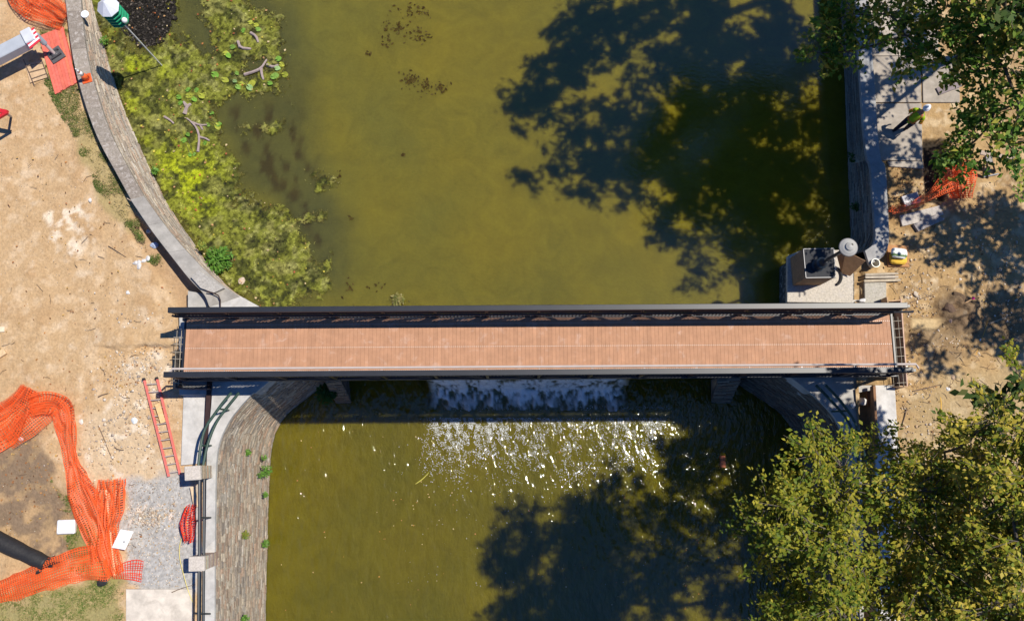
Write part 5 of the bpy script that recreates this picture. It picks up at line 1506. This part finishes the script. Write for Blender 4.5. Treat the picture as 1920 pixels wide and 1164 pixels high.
def sock():
    t = thing('silt_sock', 'thick black plastic tube with a torn end at the lower left edge', 'tube', P(20, 1025, Z_GL))
    pts = smoothline(PL([(-60, 985), (-10, 1010), (40, 1034), (86, 1056)], Z_GL + .18), 2)
    mb = MB(); k = len(pts)
    mb.tube(pts, [.37 + .01 * math.sin(i * 1.7) - .12 * i / k + random.uniform(-.012, .012) for i in range(k)], 18); mb.build('tube', M['rubber'], t, True)
    mb = MB(); e = pts[-1]
    for (x, y, x2, y2) in [(80, 1062, 104, 1040), (84, 1060, 116, 1052), (76, 1068, 66, 1076), (88, 1058, 100, 1062)]:
        a, b = P(x, y, Z_GL + .18), P(x2, y2, Z_GL + .30)
        d = b - a; n = Vector((-d.y, d.x, 0)).normalized()
        mb.add([a - n * .09, a + n * .09, a.lerp(b, .6) + n * .07 + Vector((0, 0, .06)), b, a.lerp(b, .6) - n * .06], [[0, 1, 2, 3, 4]], (.02, .02, .02))
    o = mb.build('torn_end', M['rubber'], t)
    so = o.modifiers.new('Solidify', 'SOLIDIFY'); so.thickness = .012
sock()
t = rock('small black sandbag holding the lower orange net strip', 193, 1091, Z_GL, .20, (.02, .02, .022), 33, 'sandbag', None, 'sandbag', .45)
t.data.materials[0] = M['rubber']

# ------------------------------------------------------------------ right bank objects
def lamp():
    z0 = .78
    ped = thing('lamp_pedestal', 'square wood clad pedestal with a dark flat top carrying the lamp post', 'pedestal', P(1535, 520, -.66))
    top = PL([(1506, 467), (1563, 466), (1566, 520), (1511, 521)], z0)
    mb = MB(); mb.prism([p - Vector((0, 0, .05)) for p in top], -.66, (.36, .23, .14)); mb.build('casing', M['wood'], ped)
    c = sum(top, Vector()) / 4
    mb = MB(); mb.prism([c + (p - c) * 1.03 for p in top], z0 - .05, (.05, .052, .057)); mb.build('top', M['cloth'], ped)
    mb = MB(); 
    for i in range(4):
        a, b = c + (top[i] - c) * 1.0, c + (top[(i + 1) % 4] - c) * 1.0
        mb.beam(a + Vector((0, 0, .012)), b + Vector((0, 0, .012)), .014, .012, (.2, .2, .21))
    mb.build('rim', M['grey'], ped)
    b = P(1533, 498, z0 + .003); b.z = z0 + .003
    t = thing('lamp_post', 'short dark lamp post with a round white head standing on the pedestal', 'lamp post', b)
    mb = MB(); mb.lathe(b, [(.24, 0), (.24, .06), (.20, .10), (.19, .42), (.22, .46), (.15, .54), (.11, .72), (.07, .8)], 12, (.02, .03, .045)); mb.build('fluted_base', M['grey'], t)
    mb = MB(); mb.tube([b + Vector((0, 0, .75)), b + Vector((0, 0, 2.5))], .062, 12, (.02, .028, .04))
    mb.lathe(b + Vector((0, 0, 2.4)), [(.06, 0), (.11, .05), (.11, .1), (.16, .2), (.2, .3)], 14, (.02, .028, .04)); mb.build('shaft', M['grey'], t)
    h = b + Vector((0, 0, 2.72))
    mb = MB(); mb.lathe(h, [(.26, 0), (.325, .02), (.325, .07), (.30, .08)], 28, (.12, .12, .13)); mb.build('rim', M['grey'], t)
    mb = MB(); mb.lathe(h + Vector((0, 0, .081)), [(.295, 0), (.22, .05), (.15, .08), (.14, .13), (.06, .17), (.02, .18)], 28, (.36, .355, .34)); mb.build('cap', M['plain'], t, False)
    mb = MB(); mb.lathe(h + Vector((.07, .06, .20)), [(.03, 0), (.035, .05), (.02, .08)], 10, (.02, .02, .02)); mb.build('finial', M['grey'], t)
lamp()
# brown plywood sheet leaning by the pedestal
mb = MB()
a = [P(1568, 474, -.2), P(1586, 470, .25), P(1623, 489, .25), P(1594, 517, -.55), P(1578, 512, -.6)]
mb.add(a, [[0, 1, 2, 3, 4]], (.30, .18, .10)); o = mb.build('plywood_sheet', M['wood'])
so = o.modifiers.new('Solidify', 'SOLIDIFY'); so.thickness = .025
tag(o, 'brown plywood sheet leaning between the lamp pedestal and coping', 'plywood')
mb = MB(); mb.tube([P(1566 + 12 * math.cos(q), 518 + 16 * math.sin(q), -.6) for q in [(-1.2 + k * .28) for k in range(10)]], .05, 8, (.03, .028, .027))
tag(mb.build('black_hose', M['rubber']), 'curved black hose on the slab beside the lamp pedestal', 'hose')
def bucket():
    c = P(1634, 497, -.66)
    t = thing('bucket', 'white plastic bucket standing on the dirt beside the rounded coping end', 'bucket', c)
    mb = MB(); mb.lathe(c, [(.13, 0), (.16, .36), (.17, .36), (.17, .38), (.15, .38), (.125, .03)], 22, (.66, .62, .52)); mb.build('body', M['plastic'], t, False)
    mb = MB(); mb.tube([c + Vector((.17 * math.cos(a), .17 * math.sin(a) * .95, .33 - .12 * math.sin(a))) for a in [k * math.pi / 10 for k in range(11)]], .006, 5, (.4, .4, .4)); mb.build('handle', M['grey'], t)
bucket()
def bag_pile():
    mb = MB(); mb.bbox(P(1684, 480, -.69), (.42, -.02, 0), (.02, .44, 0), (0, 0, .03), .01, (.42, .22, .10)); tag(mb.build('plywood_square', M['wood']), 'brown plywood square under the yellow bag near the coping', 'board')
    def pillow(name, c, rx, ry, rz, rot, cols, label, cat):
        nu, nv = 26, 14; V = []; C = []
        for i in range(nv + 1):
            ph = -math.pi / 2 + math.pi * i / nv
            for k in range(nu):
                th = 2 * math.pi * k / nu
                sx = np.sign(math.cos(th)) * abs(math.cos(th)) ** .5 * abs(math.cos(ph)) ** .4; sy = np.sign(math.sin(th)) * abs(math.sin(th)) ** .5 * abs(math.cos(ph)) ** .4
                w = 1 + .05 * math.sin(5 * th + i)
                x, y = sx * rx * w, sy * ry * w
                V.append((c.x + x * math.cos(rot) - y * math.sin(rot), c.y + x * math.sin(rot) + y * math.cos(rot), c.z + rz * math.sin(ph) * (1 + .1 * math.sin(3 * th))))
                C.append(cols(sx, sy))
        fs = np.array([[i * nu + k, i * nu + (k + 1) % nu, (i + 1) * nu + (k + 1) % nu, (i + 1) * nu + k] for i in range(nv) for k in range(nu)])
        return tag(mesh_np(name, V, fs, C, M['cloth'], None, True), label, cat)
    pillow('mix_bag', P(1684, 484, -.52), .33, .26, .13, -.06, lambda x, y: (.70, .44, .06), 'yellow bag of dry mix lying on the plywood square', 'bag')
    pillow('mix_bag', P(1686, 475, -.28), .30, .20, .10, -.15, lambda x, y: (.10, .17, .07) if -.75 < y < -.35 else (.78, .80, .76), 'white bag with a green stripe lying on the yellow bag', 'bag')
bag_pile()
# slotted grey plate and barrow in the shade
t = thing('vent_plate', 'grey slotted metal plate lying beside the dark planting pit', 'plate', P(1708, 375, -.66))
mb = MB(); cc = P(1708, 374, -.60); d = Vector((.95, .30, 0)).normalized(); n = Vector((-.30, .95, 0))
mb.bbox(cc, d * .34, n * .22, (0, 0, .05), .012, (.34, .33, .36)); mb.build('plate', M['grey'], t)
for k in range(3):
    mb = MB(); mb.box(cc + d * (.02 + .09 * k - .06) - n * .08 + Vector((0, 0, .051)), d * .02, n * .06, (0, 0, .003), (.02, .02, .02)); mb.build('slot', M['grey'], t)
def barrow():
    t = thing('tool_stand', 'black metal tool stand with bars under the weathered board', 'tool stand', P(1852, 322, Z_GR))
    for nm, a, b in (('leg', (1846, 300, .9), (1843, 334, 0)), ('leg', (1858, 296, .9), (1866, 322, 0)), ('leg', (1850, 298, .9), (1852, 334, 0))):
        mb = MB(); mb.tube([P(a[0], a[1], Z_GR + a[2]), P(b[0], b[1], Z_GR + b[2])], .035, 8, (.02, .02, .025)); mb.build(nm, M['grey'], t)
    mb = MB(); mb.tube([P(1842, 332, Z_GR + .06), P(1872, 326, Z_GR + .06)], .03, 8, (.35, .34, .34)); mb.build('foot_bar', M['grey'], t)
    mb = MB(); mb.bbox(P(1852, 300, Z_GR + .8), (.14, 0, 0), (0, .14, 0), (0, 0, .1), .02, (.03, .03, .035)); mb.build('head', M['grey'], t)
barrow()

# ------------------------------------------------------------------ worker
def worker():
    f = P(1686, 244, -.62)
    t = thing('person', 'worker in a lime safety vest and white hard hat walking on the shaded paving', 'person', f)
    fw = Vector((.80, .60, 0)); sd = Vector((.60, -.80, 0)); up = Vector((0, 0, 1))
    def J(a, s, h): return f + fw * a + sd * s + up * h
    J_ = {}
    verts = []; rad = []; edges = []
    def add(p, r, par=None):
        verts.append(p - f); rad.append(r)
        if par is not None: edges.append((par, len(verts) - 1))
        return len(verts) - 1
    pel = add(J(.0, 0, .93), (.15, .11))
    wa = add(J(.06, 0, 1.07), (.145, .10), pel); ch = add(J(.17, 0, 1.25), (.16, .11), wa); nk0 = add(J(.25, 0, 1.38), (.09, .075), ch)
    nk = add(J(.29, 0, 1.45), (.055, .055), nk0); hd0 = add(J(.33, 0, 1.55), (.082, .09), nk); hd = add(J(.36, 0, 1.64), (.075, .085), hd0)
    for s in (-1, 1):
        a = .22 if s > 0 else -.18
        hip = add(J(.0, .10 * s, .88), (.095, .095), pel)
        kn = add(J(a * .65 + .05, .11 * s, .48), (.065, .065), hip)
        an = add(J(a, .11 * s, .10), (.045, .045), kn)
        add(J(a + .17, .12 * s, .04), (.04, .035), an)
        sh = add(J(.22, .19 * s, 1.34), (.065, .065), nk0)
        el = add(J(.14, .31 * s, 1.09), (.045, .045), sh)
        wr = add(J(.26 if s > 0 else .22, .29 * s, .90), (.03, .03), el)
        pm = add(J(.31 if s > 0 else .27, .285 * s, .84), (.036, .022), wr)
        base = J(.31 if s > 0 else .27, .285 * s, .84)
        for k, L in enumerate((.070, .082, .078, .062)):
            o1 = fw * ((k - 1.5) * .020)
            p1 = add(base + o1 + up * -.045 + sd * (-.006 * s), (.010, .010), pm)
            p2 = add(base + o1 + up * (-.045 - L * .5) + sd * (-.016 * s), (.009, .009), p1)
            add(base + o1 + up * (-.045 - L * .85) + sd * (-.040 * s), (.008, .008), p2)
        th = add(base + fw * .045 + up * .0 + sd * (-.012 * s), (.011, .011), pm)
        add(base + fw * .062 + up * -.04 + sd * (-.022 * s), (.009, .009), th)
    me = bpy.data.meshes.new('body'); me.from_pydata([tuple(v) for v in verts], edges, []); me.update()
    o = bpy.data.objects.new('body', me); COL.objects.link(o); o.parent = t
    me.materials.append(M['skin'])
    sk = o.modifiers.new('Skin', 'SKIN'); sk.use_smooth_shade = True
    for v, r in zip(me.skin_vertices[0].data, rad): v.radius = r
    me.skin_vertices[0].data[0].use_root = True
    o.modifiers.new('Sub', 'SUBSURF').levels = 1; o.modifiers['Sub'].render_levels = 2
    def tubepart(nm, pts, rs_, col, m='cloth', n=14):
        mb = MB(); mb.tube(pts, rs_, n, col); return mb.build(nm, M[m], t, True)
    # trousers, boots, shirt sleeves, vest
    for s in (-1, 1):
        a = .22 if s > 0 else -.18
        tubepart('trouser_leg', [J(0, .085 * s, .97), J(.0, .10 * s, .84), J(a * .65 + .05, .11 * s, .48), J(a, .11 * s, .09)], [.13, .118, .09, .075], (.015, .018, .035))
        mb = MB(); p = J(a + .06, .115 * s, .05); mb.bbox(p, fw * .15, sd * .052, up * .05, .025, (.05, .03, .02)); mb.build('boot', M['rubber'], t)
        tubepart('sleeve', [J(.22, .15 * s, 1.36), J(.215, .22 * s, 1.30), J(.14, .31 * s, 1.09), J(.20, .30 * s, 1.0)], [.085, .082, .066, .055], (.30, .42, .02))
        for q in (.35, .8):
            p, p2 = J(.215, .22 * s, 1.30), J(.14, .31 * s, 1.09)
            tubepart('sleeve_band', [p.lerp(p2, q), p.lerp(p2, q + .13)], .086 - .012 * q, (.62, .16, .04))
    mb = MB(); rings = []
    n = 20
    prof = [(.90, .0, .175, .135), (1.0, .03, .185, .14), (1.14, .10, .19, .14), (1.27, .185, .215, .145), (1.36, .235, .205, .13), (1.42, .275, .11, .09)]
    V = []; C = []
    for i, (h, a, rx, ry) in enumerate(prof):
        for k in range(n):
            an = 2 * math.pi * k / n
            V.append(J(a + ry * math.sin(an), rx * math.cos(an), h))
            C.append((.50, .72, .04))
    mb.add(V, [[i * n + k, i * n + (k + 1) % n, (i + 1) * n + (k + 1) % n, (i + 1) * n + k] for i in range(len(prof) - 1) for k in range(n)], C)
    v = mb.build('vest', M['hivis'], t, True)
    for s in (-1, 1):
        mb = MB()
        pts = [J(a + (ry + .006) * math.sin(an), (rx + .006) * math.cos(an), h) for (h, a, rx, ry), an in zip(prof, [math.pi / 2 * (3 + .55 * s)] * 6)]
        mb.tube(pts, .022, 6, (.62, .20, .05)); mb.build('stripe', M['cloth'], v)
    mb = MB(); V = []
    for h in (.99, 1.05):
        for k in range(n):
            an = 2 * math.pi * k / n; V.append(J(.03 + (h - .99) * .5 + .147 * math.sin(an), .191 * math.cos(an), h))
    mb.add(V, [[k, (k + 1) % n, n + (k + 1) % n, n + k] for k in range(n)], (.62, .20, .05)); mb.build('waist_band', M['cloth'], v)
    # face: eyes, nose, mouth, ears
    hc = J(.345, 0, 1.585)
    mb = MB()
    mb.lathe(hc + fw * .10 - up * .015, [(.004, .02), (.018, .0), (.012, -.02)], 8, (.36, .19, .12)); mb.build('nose', M['skin'], t)
    for s in (-1, 1):
        mb = MB(); mb.lathe(hc + fw * .088 + sd * .032 * s + up * .012, [(.003, -.008), (.011, 0), (.003, .008)], 8, (.05, .04, .03)); mb.build('eye', M['plastic'], t)
        mb = MB(); mb.lathe(hc + sd * .088 * s - up * .01, [(.006, -.03), (.018, 0), (.006, .03)], 8, (.36, .19, .12)); mb.build('ear', M['skin'], t)
    mb = MB(); mb.beam(hc + fw * .094 - sd * .022 - up * .055, hc + fw * .094 + sd * .022 - up * .055, .006, .005, (.3, .1, .08)); mb.build('mouth', M['plain'], t)
    mb = MB(); c = J(.36, 0, 1.64)
    V = []; n = 24
    hp = [(.0, 1.12), (.012, 1.12), (.02, 1.0), (.06, .97), (.10, .84), (.13, .62), (.15, .3), (.155, .02)]
    for (h, k) in hp:
        for q in range(n):
            an = 2 * math.pi * q / n
            e = 1.0 + (.30 if k > 1.05 and math.cos(an) > .3 else 0) * (math.cos(an) - .3) / .7
            V.append(c + fw * (.145 * k * e * math.cos(an)) + sd * (.118 * k * math.sin(an)) + up * h)
    mb.add(V, [[i * n + q, i * n + (q + 1) % n, (i + 1) * n + (q + 1) % n, (i + 1) * n + q] for i in range(len(hp) - 1) for q in range(n)] + [[(len(hp) - 1) * n + q for q in range(n)]], (.78, .80, .84))
    hh = mb.build('hard_hat', M['plastic'], t, True)
    mb = MB(); mb.tube([c + fw * (.12 * math.cos(a)) + up * (.05 + .112 * math.sin(a)) for a in [k * math.pi / 8 for k in range(9)]], .012, 6, (.8, .82, .86)); mb.build('ridge', M['plastic'], hh)
worker()

# ------------------------------------------------------------------ camera, sun, sky
cam = bpy.data.cameras.new('camera'); co = bpy.data.objects.new('camera', cam); COL.objects.link(co)
co.location = (0, 0, H); co.rotation_euler = (T, 0, 0)
cam.sensor_width = 36; cam.sensor_fit = 'HORIZONTAL'; cam.lens = 36 * F / 1920; cam.clip_end = 1000
S.camera = co
sv = Vector((SUNK[0], SUNK[1], 1)).normalized()
sl = bpy.data.lights.new('sun', 'SUN'); sl.energy = 5.0; sl.angle = math.radians(.53); sl.color = (1, .93, .82)
so = bpy.data.objects.new('sun', sl); COL.objects.link(so)
so.rotation_euler = (-sv).to_track_quat('-Z', 'Y').to_euler(); so.location = (20, 10, 40)
w = bpy.data.worlds.new('World'); S.world = w; w.use_nodes = True
N = w.node_tree.nodes; L = w.node_tree.links
sky = N.new('ShaderNodeTexSky'); sky.sky_type = 'NISHITA'; sky.sun_disc = False; sky.ozone_density = 6.0; sky.dust_density = .2; sky.air_density = .9
sky.sun_elevation = math.asin(sv.z); sky.sun_rotation = math.atan2(sv.x, sv.y)
bg = N['Background']; bg.inputs['Strength'].default_value = .075
tint = N.new('ShaderNodeMix'); tint.data_type = 'RGBA'; tint.blend_type = 'MULTIPLY'; tint.inputs['Factor'].default_value = 1
tint.inputs['B'].default_value = (.52, .87, 1.30, 1)     # cool open shade against the warm white balance
L.new(sky.outputs[0], tint.inputs['A']); L.new(tint.outputs['Result'], bg.inputs['Color'])
S.view_settings.view_transform = 'Standard'; S.view_settings.look = 'None'
S.view_settings.exposure = .15; S.view_settings.gamma = 1.0
S.view_settings.use_curve_mapping = False
S.cycles.max_bounces = 8
